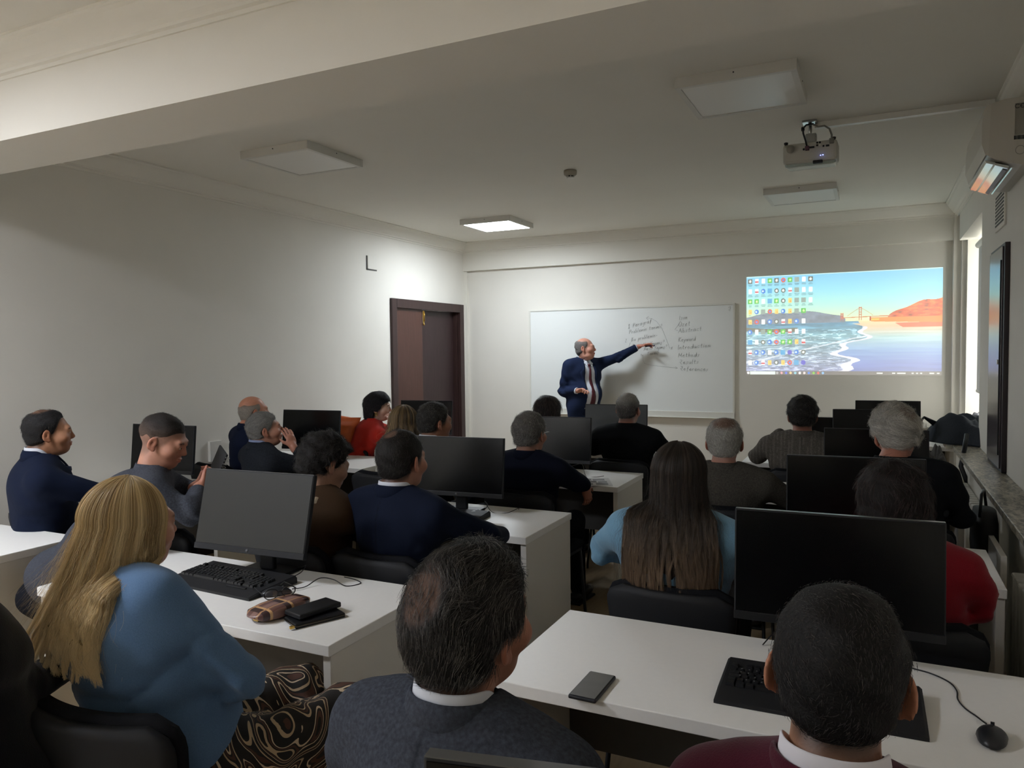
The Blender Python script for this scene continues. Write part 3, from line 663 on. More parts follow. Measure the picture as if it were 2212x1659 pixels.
def person(name, label, head, yaw=0., look=(0, 0, 0), base=None, lean=.10, g=1.0, sw=.185, hs=1.0, cloth='#14161d', cmat=None, kind='jacket',
           hair=None, skin='#b98c72', elb=None, wri=None, hands=(), collar='#c9cdd6', fine=.006, cf=.010, hipz=.565, legs=True, stand=False,
           trousers='#15171d', female=False, group=None, shx=0., belly=0., necklen=0., open_front=None, brow='#2a1d16', lift=(0, 0), cpat=None, beard=None, shz=0., earout=.0, foldk=1.5, crease=None):
    """head: world position of head centre; yaw: torso heading (0 faces the front wall, + turns left); look=(yaw,pitch,roll) of the head relative to the room"""
    yaw = math.radians(yaw); hy, hp, hr = [math.radians(a) for a in look]
    Rb = Rz(yaw); head = np.array(head, float)
    if base is None: base = head[:2]-(Rb@np.array([shx, lean, 0]))[:2]
    base = np.array([base[0], base[1], 0.]); T = thing(name, label, 'person', tuple(base), 0, group)
    Lp = lambda p: Rb@np.array(p, float)                      # body frame -> room-aligned frame about the base
    H = head-base; Rh = Rz(hy)@Rx(hp)@Ry(hr)
    Wp = lambda p: np.array(p, float)-base
    hip = Lp((0, 0, hipz)); fwd = Lp((0, 1, 0)); side = Lp((1, 0, 0))
    nb = H+Rh@np.array([0, -.035, -.10])*hs; nb = nb*1.0; S = H-fwd*(.045)+np.array([0, 0, -.165*hs-necklen+shz]); S = S+(hip-S)*.0
    nb2 = S+np.array([0, 0, .06])
    spine = nz(S-hip); L = np.linalg.norm(S-hip); ax = [side-spine*(side@spine), None, spine]; ax[0] = nz(ax[0]); ax[1] = np.cross(spine, ax[0]); RS = np.stack(ax, 1)
    sh = [S-ax[0]*sw+np.array([0, 0, -.035+lift[0]]), S+ax[0]*sw+np.array([0, 0, -.035+lift[1]])]
    if elb is None: elb = [None, None]
    if wri is None: wri = [None, None]
    E, Wr = [], []
    for k in (0, 1):
        sgn = -1 if k == 0 else 1
        e = Wp(elb[k]) if elb[k] is not None else sh[k]+Lp((sgn*.07, .06, -.25))
        w_ = Wp(wri[k]) if wri[k] is not None else e+Lp((-sgn*.10, .21, .0 if not stand else -.1))
        d1 = e-sh[k]; l1 = np.linalg.norm(d1)
        if l1 > .31: e = sh[k]+d1/l1*.31
        d2 = w_-e; l2 = np.linalg.norm(d2)
        if l2 > .29: w_ = e+d2/l2*.29
        E.append(e); Wr.append(w_)
    hipw = .155 if not female else .165
    hj = [hip+Lp((-.09, 0, -.02)), hip+Lp((.09, 0, -.02))]
    if stand:
        kn = [Lp((-.10, .03, .50)), Lp((.10, .03, .50))]; an = [Lp((-.11, 0, .09)), Lp((.11, 0, .09))]
    else:
        kn = [hip+Lp((-.11, .41, -.02)), hip+Lp((.11, .41, -.02))]; an = [Lp((-.12, .43, .09)), Lp((.12, .43, .09))]
    # ---------------- body (skin)
    hset = {h_[0] for h_ in hands}
    allp = np.array([H+[0, 0, .15], H-[0, 0, .1], hip]+sh+E+Wr+(kn+an if legs else []))
    hd = []
    for side_k, spec in hands:
        w_ = Wr[side_k]; hd.append((side_k, w_, nz(Lp(spec['dir']) if not spec.get('world') else spec['dir']), nz(Lp(spec['pal']) if not spec.get('world') else spec['pal']), spec))
        allp = np.vstack([allp, w_+hd[-1][2]*.2])
    lo, hi = allp.min(0)-.17, allp.max(0)+.17; lo[2] = max(lo[2], -.01) if legs else hipz-.2
    fr = [[], [], []]
    for k in range(3):
        q = .125 if k < 2 else .15; fr[k].append((H[k]-q, H[k]+q, fine))
        for (_, w_, d, p, sp) in hd: c = w_+d*.09; fr[k].append((c[k]-.105, c[k]+.105, sp.get('res', .006)))
    F = Field(lo, hi, .024, fr)
    def torso(F, inf, gg):
        F.ell(hip+spine*L*.10, ((hipw+.015*(gg-1)*8)*1.0+inf, .125*gg+inf, .13+inf), RS, k=.05)
        F.ell(hip+spine*L*.42-ax[1]*(-.01), (.138*gg+inf+belly*.5, .108*gg+inf+belly*.3, .17+inf), RS, k=.06)
        F.ell(hip+spine*L*.76, (sw*.88*gg+inf*.8, .108*gg+inf, .175+inf*.5), RS, k=.06)
        if belly: F.ell(hip+spine*L*.30+ax[1]*.06, (.13+belly+inf, .11+belly+inf, .15+inf), RS, k=.06)
        if female: F.ell(hip+spine*L*.68+ax[1]*.09, (.125*gg+inf, .06+inf, .07+inf), RS, k=.05)
        F.cap(sh[0]+ax[0]*.02, sh[1]-ax[0]*.02, .056+inf, k=.05); 
        for q in (0, 1): F.cap(nb2+np.array([0, 0, -.030]), sh[q]+(nb2-sh[q])*.35, .046+inf*.6, .048+inf, k=.05)
    def neck(F, e=0.):
        F.cap(H+Rh@np.array([0, -.022, -.05])*hs, nb2-fwd*.012, (.056 if not female else .047)*hs+e, (.062 if not female else .052)+e, k=.03)
    torso(F, -.022, g); 
    hsv = hs
    def he(c, r, k=.02, sub=False, R=None): F.ell(H+Rh@(np.array(c)*hsv), np.array(r)*hsv, Rh if R is None else Rh@R, k, sub)
    def hc_(a, b, ra, rb, k=.012, sub=False): F.cap(H+Rh@(np.array(a)*hsv), H+Rh@(np.array(b)*hsv), ra*hsv, rb*hsv, k, sub)
    neck(F)
    he((0, -.018, .035), (.077, .098, .088)); he((0, .028, -.02), (.064, .070, .085), .03); he((0, .045, -.080), (.044 if not female else .038, .046, .032), .03)
    if beard == 'jowl': he((0, .02, -.085), (.062, .05, .035), .03)
    hc_((-.034, .083, .026), (.034, .083, .026), .013, .013, .02); hc_((0, .090, .022), (0, .110, -.018), .006, .0095, .012); he((0, .103, -.024), (.015, .009, .0075), .007)
    for q in (-1, 1):
        he((q*.031, .100, .006), (.016, .012, .011), .012, True); he((q*.050, .062, -.022), (.022, .025, .022), .03)
        he((q*.031, .083, .006), (.0135, .0125, .0115), .003); he((q*.031, .0885, .0135), (.0155, .0085, .0062), .004); he((q*.031, .0875, -.0035), (.0145, .0075, .0045), .004)
        e_R = Rz(q*(.42+earout))@Rx(-.12)
        he((q*(.084+earout*.02), -.014, -.004), (.0060, .0205, .0320), .005, False, e_R); he((q*(.0905+earout*.02), -.008, .002), (.0052, .0125, .020), .003, True, e_R); he((q*(.087+earout*.02), -.013, -.002), (.004, .007, .012), .003, True, e_R); he((q*.079, -.004, -.030), (.007, .010, .012), .008)
    he((0, .094, -.050), (.023, .012, .0055), .006); he((0, .092, -.061), (.020, .012, .007), .006); hc_((-.02, .101, -.0555), (.02, .101, -.0555), .0012, .0012, .003, True)
    for q in (0, 1):
        F.cap(sh[q], E[q], .036, .026, k=.03); F.cap(E[q], Wr[q]-(0 if q in hset else nz(Wr[q]-E[q])*.06), .026, .024 if q in hset else .016, k=.02)
    for (sk, w_, d, p, sp) in hd:
        t = nz(np.cross(d, p)); sgn = sp.get('thumb', 1); sc_ = sp.get('s', 1.0)
        RR = np.stack([t, p, d], 1); F.cap(w_-d*.02, w_+d*.02, .024, .024, k=.015)
        F.ell(w_+d*.048*sc_, (.038*sc_, .015, .048*sc_), RR, k=.012)
        curls = sp.get('curl', [.3]*4); ln_ = [.040, .044, .041, .032]
        for i in range(4):
            b0 = w_+d*(.082-.004*abs(i-1.3))*sc_+t*sgn*(.027-.018*i)*sc_; dd = nz(d+t*sgn*(1.2-i)*.08*sp.get('spread', 1)); cc_ = curls[i] if isinstance(curls, (list, tuple)) else curls
            pt = b0; l = ln_[i]*sc_
            for j, (m_, rr) in enumerate(((1, .0088), (.62, .0078), (.5, .0068))):
                ang = cc_*(j*.9+.7); q = pt+(dd*math.cos(ang)+p*math.sin(ang))*l*m_; F.cap(pt, q, rr*sc_, (rr-.0008)*sc_, k=.004); pt = q
        tb = w_+d*.025*sc_+t*sgn*.024*sc_; td = nz(t*sgn*sp.get('tout', .8)+d*.7+p*sp.get('tin', .3)); q = tb+td*.042*sc_; F.cap(tb, q, .0125*sc_, .0105*sc_, k=.01)
        td2 = nz(td*.6+d*.7+p*.2); F.cap(q, q+td2*.030*sc_, .0100*sc_, .008*sc_, k=.004)
    if legs:
        for q in (0, 1): F.cap(hj[q], kn[q], .075, .05, k=.04); F.cap(kn[q], an[q], .048, .035, k=.03); F.cap(an[q]-[0, 0, .03], an[q]+Lp((0, .12, -.05)), .035, .03, k=.02)
    sk = np.array(hexc(skin)); bw = np.array(hexc(brow)); hcol = np.array(hexc(hair['col'])) if hair else sk
    def skc(V):
        q = ((V-H)@Rh)/hsv; c = np.tile(sk, (len(V), 1)); x, y, z = q[:, 0], q[:, 1], q[:, 2]
        lips = smst(.024-np.abs(x), 0, .006)*smst(y, .085, .095)*smst(.0105-np.abs(z+.0555), 0, .004); c = c*(1-lips[:, None]*.5)+np.array(hexc('#8d4a44'))*lips[:, None]*.5
        br_ = smst(.017-np.abs(np.abs(x)-.032), 0, .004)*smst(.0055-np.abs(z-.030+.25*np.abs(np.abs(x)-.03)), 0, .003)*(y > .07); c = c*(1-br_[:, None]*.8)+bw*br_[:, None]*.8
        ear = (np.abs(x) > .079)*(np.abs(z) < .05); c[ear] = c[ear]*np.array([1.02, .88, .86])
        red = smst(y, .03, .1)*smst(z, .02, -.03); c = c*(1-red[:, None]*np.array([0, .10, .10]))
        if hair and hair.get('fade', 0) > 0:       # cropped hair shading into the nape and temples
            hz = np.interp(y, *(hair.get('hl') or HZ_MALE)); f_ = smst(z-hz, -.028, .012)*(np.abs(x) < .0805)*hair['fade']*(1-bald(q)); c = c*(1-f_[:, None])+hcol*f_[:, None]
        if beard and beard != 'jowl':
            b_ = smst(z, -.03, -.05)*smst(y, .0, .03)*.6*(y > -.01)*(z > -.13); c = c*(1-b_[:, None])+np.array(hexc(beard))*b_[:, None]
        return c
    def bald(q, geo=False):
        r = np.zeros(len(q))
        for (v, rad, amt) in (hair.get('bald', ()) if hair else ()):
            n_ = q-np.array([0, -.018, .035]); n_ = n_/(np.linalg.norm(n_, axis=1, keepdims=True)+1e-9); an_ = np.degrees(np.arccos(np.clip(n_@nz(v), -1, 1)))
            r = np.maximum(r, (1 if geo else amt)*(1-smst(an_, rad*.7, rad*1.2)))
        return r
    me = F.mesh('body', skc); body = link('body', me, T, M_skin)
    # eyes
    for q in (-1, 1):
        p = H+Rh@(np.array([q*.031, .0848, .006])*hsv)
        eb = MB(); 
        eb.lathe([(0, .0125), (.006, .011), (.0105, .0062), (.012, 0), (.008, -.009), (0, -.012)], n=16, axis='y', mi=0); eb.lathe([(0, .0131), (.0035, .0126), (.0052, .0116)], n=14, axis='y', mi=1)
        eo = link('eye', eb.mesh('eye'), T, [M_eye, M_iris]); Mx = Matrix.Identity(4)
        for i in range(3):
            for j in range(3): Mx[i][j] = Rh[i, j]
        Mx.translation = Vector(p); eo.matrix_local = Mx
    # ---------------- garment
    inf = {'jacket': .016, 'knit': .009, 'coat': .026}[kind]
    lo2 = np.minimum.reduce([*(np.array(a) for a in sh+E+Wr), hip])-.17; hi2 = np.maximum.reduce([*(np.array(a) for a in sh+E+Wr), nb2+[0, 0, .06]])+.17
    lo2[2] = min(lo2[2], hipz-.12 if not stand else .72)
    G_ = Field(lo2, hi2, cf)
    torso(G_, inf, g)
    if stand: G_.ell(hip+np.array([0, 0, -.04]), (hipw+.035, .13, .22), RS, k=.05)
    pad = .007 if kind in ('jacket', 'coat') else 0
    for q in (0, 1):
        G_.cap(sh[q]+np.array([0, 0, -.004+pad]), E[q], .058*g**.5+inf*.6, .046+inf*.7, k=.035); cufl = nz(Wr[q]-E[q])
        G_.cap(E[q], Wr[q]-cufl*(.045 if q in hset else -.01), .046+inf*.7, .036+inf*.5, k=.025)
    rs = np.random.default_rng(abs(hash(name+label)) % 9999 if False else int(abs(head[0]*977+head[1]*313)) % 9973); ph = rs.uniform(0, 6, 8)
    def fold(X, Y, Z):
        d_ = np.zeros_like(X)
        for q in (0, 1):
            for P0, am in ((E[q], .0075), ((sh[q]*.72+hip*.28), .004), (sh[q]*.5+E[q]*.5, .004)):
                r_ = np.sqrt((X-P0[0])**2+(Y-P0[1])**2+(Z-P0[2])**2); d_ += am*np.exp(-(r_/.085)**2)*np.sin(58*(Z*.8+X*.5*(1 if q else -1)+Y*.35)+5*np.sin(9*X+ph[q])+ph[q+2])
        d_ += .0035*np.sin(21*Z+7*np.sin(5*X+ph[4])+ph[5])*smst(Z, S[2]-.12, S[2]-.32)
        d_ += .0022*np.sin(14*X+9*Z+ph[6])*np.sin(11*Y+6*Z+ph[7])
        for q in (0, 1):      # drag lines from the armpit and the elbow
            A_ = sh[q]*.62+hip*.38; r_ = np.sqrt((X-A_[0])**2+(Y-A_[1])**2+(Z-A_[2])**2); an2 = np.arctan2(Z-A_[2], (X-A_[0])*side[0]+(Y-A_[1])*side[1]); d_ += .0040*np.exp(-((r_-.07)/.07)**2)*np.abs(np.sin(an2*4+ph[q]))
            r2 = np.sqrt((X-E[q][0])**2+(Y-E[q][1])**2+(Z-E[q][2])**2); d_ += .0035*np.exp(-(r2/.13)**2)*np.abs(np.sin(70*((X+Y)*.4+Z)+3*np.sin(16*(X-Y)+ph[q+4])))
        return d_
    G_.wobble(lambda X, Y, Z: fold(X, Y, Z)*foldk+(crease(X, Y, Z) if crease else 0))
    # neck opening
    nd = nz(H+Rh@np.array([0, -.03, -.04])-nb2)
    G_.cap(nb2-nd*.0+fwd*.006, nb2+nd*.25, .064, .075, k=.006, sub=True)
    if open_front:      # V opening on the chest
        for z_, w2 in open_front: G_.cap(hip+spine*L*z_+ax[1]*.05, hip+spine*L*z_+ax[1]*.30, w2, k=.012, sub=True)
    if open_front:
        Sf = Field(lo2, hi2, .014); torso(Sf, .002, g); Sf.cap(nb2+nz(H-nb2)*.02, nb2+nz(H-nb2)*.2, .060, .07, k=.006, sub=True); Sf.cut(-ax[1], -float(ax[1]@(hip+spine*L*.5))+.0)
        link('shirt', Sf.mesh('shirt', relax=1), T, M_shirt)
    cb = np.array(hexc(cloth))
    def clc(V):
        c = np.tile(cb, (len(V), 1)); q = (V-S)@RS
        if kind in ('jacket', 'coat'):
            seam = np.exp(-(q[:, 0]/.0022)**2)*(q[:, 1] < 0)*.45; c = c*(1-seam[:, None])
        if cpat == 'pin': st = (np.abs(((q[:, 0]*42) % 1)-.5) < .13); c[st] = c[st]*1.5
        return c
    gname = {'jacket': 'jacket', 'knit': 'sweater', 'coat': 'coat'}[kind]
    gar = link(gname, G_.mesh(gname, clc, relax=2), T, cmat or (M_kn if kind == 'knit' else M_cl))
    # collars: swept bands around the neck
    def band(nm, m, r_in, z0s, z1s, span, th, flare, up_=0.0, col=None, parent=T):
        n = 40; mb = []; ce = nb2-fwd*.004
        for i in range(n+1):
            a = math.radians(-span+2*span*i/n); t = abs(a)/math.radians(span)
            dx, dy = math.sin(a), -math.cos(a)
            dirv = side*dx+fwd*dy; rr = r_in*(1.0+.10*abs(dx)*(1 if dy < .5 else .6))
            drop = -.075*float(smst(abs(a), 1.35, 2.9))*z1s[1]
            ztop = z1s[0]*(1-t**2.2)+(z1s[2])*t**2.2; zb = z0s
            prof_ = [(rr, ztop+drop), (rr+th*.5, ztop+drop+.002), (rr+th, ztop+drop), (rr+th+flare*.6, (zb+ztop)*.5+drop), (rr+th+flare, zb+drop-.010), (rr+flare, zb+drop-.012), (rr-.004, zb+drop-.01)]
            mb.append([ce+dirv*p[0]+np.array([0, 0, p[1]]) for p in prof_])
        k = len(mb[0]); vs = [v for row in mb for v in row]; fs = []
        for i in range(n):
            for j in range(k): fs.append((i*k+j, i*k+(j+1) % k, (i+1)*k+(j+1) % k, (i+1)*k+j))
        fs += [tuple(range(k)), tuple(n*k+j for j in range(k-1, -1, -1))]
        x = MB(); x.add(vs, fs, 0, True); me_ = x.mesh(nm)
        if col is not None:
            cc = np.ones((len(me_.vertices), 4), np.float32); cc[:, :3] = col; ca = me_.color_attributes.new('Col', 'FLOAT_COLOR', 'POINT'); ca.data.foreach_set('color', cc.ravel())
        return link(nm, me_, parent, m)
    if collar: band('shirt_collar', M_shirt if collar == '#c9cdd6' else mat('shirt_'+collar[1:], collar, .8, .2), .061, -.01, (.040, .8, .026), 165, .004, .006)
    if kind in ('jacket', 'coat'): band('jacket_collar', cmat or M_cl, .068, -.016, (.026, 1.0, .010), 150, .005, .015, col=cb*1.0)
    elif kind == 'knit': band('neckband', cmat or M_kn, .070 if collar else .060, -.012, (.020, 1.0, .012), 178, .007, .006, col=cb*.9)
    # trousers / skirt / shoes
    if legs:
        lo3 = np.array([min(p[k] for p in hj+kn+an)-.17 for k in range(3)]); hi3 = np.array([max(p[k] for p in hj+kn+an)+.2 for k in range(3)]); lo3[2] = .02
        Tf = Field(lo3, hi3, .020 if not stand else .018)
        Tf.ell(hip, (hipw+.006, .128*g, .11), Rb, k=.05)
        for q in (0, 1): Tf.cap(hj[q], kn[q], .088, .064, k=.05); Tf.cap(kn[q], an[q], .064, .052, k=.03)
        link('trousers', Tf.mesh('trousers', relax=2), T, mat('trouser_'+trousers[1:], trousers, .9, .1, noise=.1, nscale=200))
        for q in (0, 1):
            p = an[q]; sb = MB(); sb.lathe([(0, -.14), (.03, -.135), (.045, -.08), (.048, -.02), (.04, .06), (.042, .09), (.03, .115), (0, .12)], n=14, axis='y', sy=.75); sb.box(-.042, .042, -.135, .115, -.05, -.036, b=.004)
            so = sb.build('shoe', M_shoe, T, loc=tuple(p+Lp((0, .05, -.04))), rot=(0, 0, yaw+PI))
    # ---------------- hair
    if hair: make_hair(T, H, Rh, hsv, hair, bald, fine, dict(S=S, fwd=fwd, side=side, base=base, G=G_))
    return T, dict(G=G_, F=(Sf if open_front else G_), H=H, Rh=Rh, base=base, E=E, W=Wr, sh=sh, S=S, hip=hip, spine=spine, ax=ax, L=L, fwd=fwd, side=side)

def tintvar(n, cols, r_, var=.25):
    cols = np.array([hexc(c) for c in cols]); k = r_.integers(0, len(cols), n); c = cols[k]; return np.clip(c*(1+r_.uniform(-var, var, n))[:, None], 0, 1)
def make_hair(T, H, Rh, hs, h, bald, fine, B):
    r_ = np.random.default_rng(int(1000*abs(H[0]+H[1]))+5); st = h['style']; th = h.get('th', .012)
    if st in ('short', 'bob'):
        Fh = Field(H-.19, H+.17, max(fine, .005)*1.0)
        ce = np.array([0, -.018, .035]); rr = np.array([.077, .098, .088])+th
        if st == 'bob': rr = rr+np.array([.006, .004, .0])
        def he(c, r, k=.02, sub=False): Fh.ell(H+Rh@(np.array(c)*hs), np.array(r)*hs, Rh, k, sub)
        he(ce, rr)
        if st == 'short': he((0, -.055, -.028), (.062+th*.4, .050+th*.4, .055), .03)
        else:
            dn = h.get('down', .10); he((0, -.035, -.03), (.082+th, .078+th, .075+dn*.3), .03); he((0, -.045, -.06-dn*.4), (.074+th, .062+th, .05+dn*.5), .03)
        if h.get('top'): he((0, .01, .06), (.07, .085, .065+h['top']), .03)
        hl = h.get('hl'); amp = h.get('amp', .002); fq = h.get('fq', 60)
        X, Y, Z = Fh.pts((slice(None),)*3); Q = np.stack([X-H[0], Y-H[1], Z-H[2]], -1)@Rh/hs; x, y, z = Q[..., 0], Q[..., 1], Q[..., 2]
        hz = np.interp(y, *(h.get('shl') or hl or HZ_MALE)) if st == 'short' else np.interp(y, [-.2, .0, .018, .03, .045, .07, .09, .15], [-.35, -.35, -.35 if not h.get('ear') else -.0, .0, .035, .055, .062, .07])
        if st == 'bob' and h.get('ear'): hz = np.maximum(hz, np.where((y > -.025) & (np.abs(x) > .05), -.02, -.4))
        hz = hz+.004*np.sin(x*90+y*70)
        Dh = Fh.D
        if st == 'short': Dh = Dh+(th*.85)*(1-smst(z-hz, .0, .032)); 
        D = np.maximum(Dh, (hz-z)*.8)
        if st == 'short':
            for q_ in (-1, 1):
                er = np.sqrt(((x-q_*.086)/.030)**2+((y+.012)/.026)**2+((z+.012)/.036)**2); D = np.maximum(D, (1-er)*.022)
        full = any(a_ >= 1 for _, _, a_ in h.get('bald', ()))
        if h.get('bald'):
            b_ = bald(Q.reshape(-1, 3), True).reshape(x.shape); D = D+b_*((th+.006) if full else th*.55)
        if st == 'bob': D = np.maximum(D, -.12-h.get('down', .1)*.75-z)
        D = D+amp*np.sin(fq*x+2*np.sin(fq*.6*z))*np.sin(fq*y+1.7*np.sin(fq*.5*z+1))*1.0+amp*.6*np.sin(fq*2.1*z+3*x*fq*.3)
        Fh.D = D.astype(np.float32)
        hc = np.array(hexc(h['col'])); tp = np.array(hexc(h.get('top_col', h['col'])))
        def cf_(V):
            q = (V-H)@Rh/hs; t = smst(q[:, 2], .0, .10)[:, None]; c_ = hc*(1-t)+tp*t; b_ = bald(q)[:, None]; return c_*(1-b_)+np.array(h.get('scalp', (.16, .085, .055)))*b_
        me = Fh.mesh('hair', cf_, relax=1); ho = link('hair', me, T, M_hair)
        nst = h.get('n', 1500)
        if nst:
            n = len(me.vertices); V = np.empty(n*3, np.float32); me.vertices.foreach_get('co', V); V = V.reshape(-1, 3); Nn = np.empty(n*3, np.float32)
            me.vertices.foreach_get('normal', Nn) if hasattr(me.vertices[0], 'normal') else None; Nn = Nn.reshape(-1, 3)
            q = (V-H)@Rh/hs; qn = Nn@Rh; c0 = q-ce; ok = (c0*qn).sum(1) > .02; ids = np.nonzero(ok)[0]
            bb = bald(q[ids]); ids = ids[r_.random(len(ids)) > bb*.9]
            k = r_.choice(ids, nst); k2 = r_.choice(ids, 1); q0 = q[k]+r_.normal(0, .0028, (nst, 3)); nn = qn[k]
            pref = np.zeros((nst, 3)); tp_ = smst(q0[:, 2], .03, .10)[:, None]; cb_ = np.array(h.get('comb', (0, -.4, -1)), float); ct = np.array(h.get('combtop', (.3, -.7, 0)), float)
            if st == 'bob': ct = q0*np.array([1, .6, 0])/.08
            pref = cb_*(1-tp_)+ct*tp_
            lowf = np.stack([np.sin(q0[:, 1]*55+q0[:, 2]*40), np.sin(q0[:, 0]*50+q0[:, 2]*47+1), np.sin(q0[:, 0]*44+q0[:, 1]*51+2)], 1)
            pref = pref+lowf*h.get('mess', .35)+r_.normal(0, h.get('mess', .35)*.5, (nst, 3))
            tg = pref-nn*(pref*nn).sum(1, keepdims=True); tg /= np.linalg.norm(tg, axis=1, keepdims=True)+1e-6
            ln = h.get('len', .018)*r_.uniform(.6, 1.3, (nst, 1)); lf = h.get('lift', .35); m = 5; P = np.zeros((nst, m, 3))
            for j in range(m):
                t = j/(m-1); P[:, j] = q0-nn*.002+tg*ln*t+nn*ln*lf*(t-.62*t*t)-nn*(ln*t)**2*2.5*(1-lf)
            P = (P*hs)@Rh.T+H; strands('hair_strands', P, h.get('rad', .00045), tintvar(nst, h.get('cols', [h['col']]), r_, .2), ho)
    elif st == 'long':
        long_hair(T, H, Rh, hs, h, r_, B)
def long_hair(T, H, Rh, hs, h, r_, B):
    ce = np.array([0, -.012, .028]); L_ = h['length']; phm = h.get('phm', 112)
    R_ = np.array([.086, .108, .098])
    yawh = math.atan2(-Rh[0, 1], Rh[1, 1]); Ry_ = Rz(yawh)
    def path(phi, off, lenf, k, sp=0., wav=0.):
        """phi: azimuth from the back (deg), + to the right; off: layer; returns room-frame points about base"""
        a = np.radians(phi); n = len(phi); P = np.zeros((n, k, 3)); m = int(k*.45)
        thm = np.radians(96)
        for j in range(k):
            if j <= m:
                th_ = np.radians(6)+(thm-np.radians(6))*(j/m)**.9
                x = np.sin(a)*np.sin(th_)*(R_[0]+off); y = -np.cos(a)*np.sin(th_)*(R_[1]+off); z = np.cos(th_)*(R_[2]+off*.8)+0*a
                q = np.stack([x, y, z], 1)+ce; P[:, j] = (q*hs)@Rh.T
            else:
                t = (j-m)/(k-1-m); q0 = P[:, m]; dirh = np.stack([np.sin(a), -np.cos(a), 0*a], 1)@Ry_.T
                dz = -L_*lenf*t; out = h.get('flare', .03)*t**1.6+sp*t**1.3+0*a
                side_pull = h.get('pull', 0)*t
                P[:, j] = q0+dirh*out[:, None]+np.stack([0*a, 0*a, dz], 1)+B['side']*side_pull-B['fwd']*(h.get('back', .03)*t)
                P[:, j] += (B['side']*(wav*min(1, 1.6*t)*np.sin(t*7+a*9))[:, None]) if np.ndim(wav) else 0
        P = P+H; return P
    def push(P, mrg):
        G = B['G']; n, k, _ = P.shape
        out = P.copy()
        for it in range(14):
            p = out.reshape(-1, 3); ii = [np.clip(np.searchsorted(G.ax[c], p[:, c]), 0, len(G.ax[c])-1) for c in range(3)]
            d = G.D[ii[0], ii[1], ii[2]]; bad = (d < mrg) & (p[:, 2] < G.ax[2][-1]-.02) & (p[:, 2] < H[2]-.10)
            if not bad.any(): break
            c = B['S']; v = p-c; v[:, 2] = .012; v[:, :2] /= np.linalg.norm(v[:, :2], axis=1, keepdims=True)+1e-6
            w_ = -B['fwd'][:2]; v[:, :2] = .35*v[:, :2]+.65*w_; p[bad] += v[bad]*.014; out = p.reshape(n, k, 3)
        return out
    # inner solid shell
    nphi, k = 44, 26; ph = np.linspace(-phm, phm, nphi); Ls = 1-.08*np.abs(np.sin(ph*.13))
    out_ = push(path(ph, -.002, Ls*.80, k), .004); inn = out_.copy()
    cen = H+Rh@(ce*hs)
    for j in range(k):
        q = inn[:, j]; v = q-cen; v[:, 2] *= .3; inn[:, j] = q-v/(np.linalg.norm(v, axis=1, keepdims=True)+1e-6)*.010
    vs = np.concatenate([out_.reshape(-1, 3), inn.reshape(-1, 3)]); fs = []; N = nphi*k
    for i in range(nphi-1):
        for j in range(k-1):
            a = i*k+j; fs.append((a, a+1, a+k+1, a+k)); fs.append((N+a, N+a+k, N+a+k+1, N+a+1))
    for i in range(nphi-1):
        a = i*k; fs.append((a, a+k, N+a+k, N+a)); a = i*k+k-1; fs.append((a, N+a, N+a+k, a+k))
    for j in range(k-1):
        a = j; fs.append((a, N+a, N+a+1, a+1)); a = (nphi-1)*k+j; fs.append((a, a+1, N+a+1, N+a))
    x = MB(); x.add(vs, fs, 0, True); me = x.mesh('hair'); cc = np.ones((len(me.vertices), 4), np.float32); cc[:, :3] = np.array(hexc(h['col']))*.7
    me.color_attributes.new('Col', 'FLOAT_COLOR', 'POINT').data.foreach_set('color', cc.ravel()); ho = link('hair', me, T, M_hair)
    n = h.get('n', 3000); nl = h.get('locks', 90); k = 22
    lph = r_.uniform(-phm-6, phm+6, nl); llen = r_.uniform(.76, 1.08, nl); loff = r_.uniform(.0, .008, nl); lsp = r_.normal(0, .012, nl); lw = r_.normal(0, .010, nl)
    li = r_.integers(0, nl, n); ph = lph[li]+r_.normal(0, 3.4, n); off = loff[li]+r_.uniform(0, .004, n); ll = llen[li]*r_.uniform(.93, 1.04, n)
    P = push(path(ph, off, ll, k, lsp[li], lw[li]), .010)
    clump = np.linspace(0, 1, k)**2; LC = push(path(lph, loff+.002, llen, k, lsp, lw), .010); P = P*(1-clump[None, :, None]*.55)+LC[li]*clump[None, :, None]*.55
    c1 = tintvar(nl, h['cols'], r_, .12)[li]*(1+r_.uniform(-.18, .18, n))[:, None]
    hs_ = strands('hair_strands', P, h.get('rad', .0006), np.clip(c1, 0, 1), ho)
    if h.get('tipcol'):
        hc = hs_.data; t4 = np.ones((n, k, 4), np.float32); tt = smst(np.linspace(0, 1, k), .55, 1.0)[None, :, None]; t4[..., :3] = c1[:, None]*(1-tt)+np.array(hexc(h['tipcol']))*tt
        hc.attributes['tint'].data.foreach_set('color', t4.ravel())
    # stray hairs
    m = n//14; P = push(path(r_.uniform(-phm, phm, m), r_.uniform(.006, .016, m), r_.uniform(.5, 1.05, m), k, r_.normal(.01, .02, m), r_.normal(0, .02, m)), .012)
    strands('stray_hairs', P, h.get('rad', .0006)*.6, tintvar(m, h['cols'], r_, .2), ho)
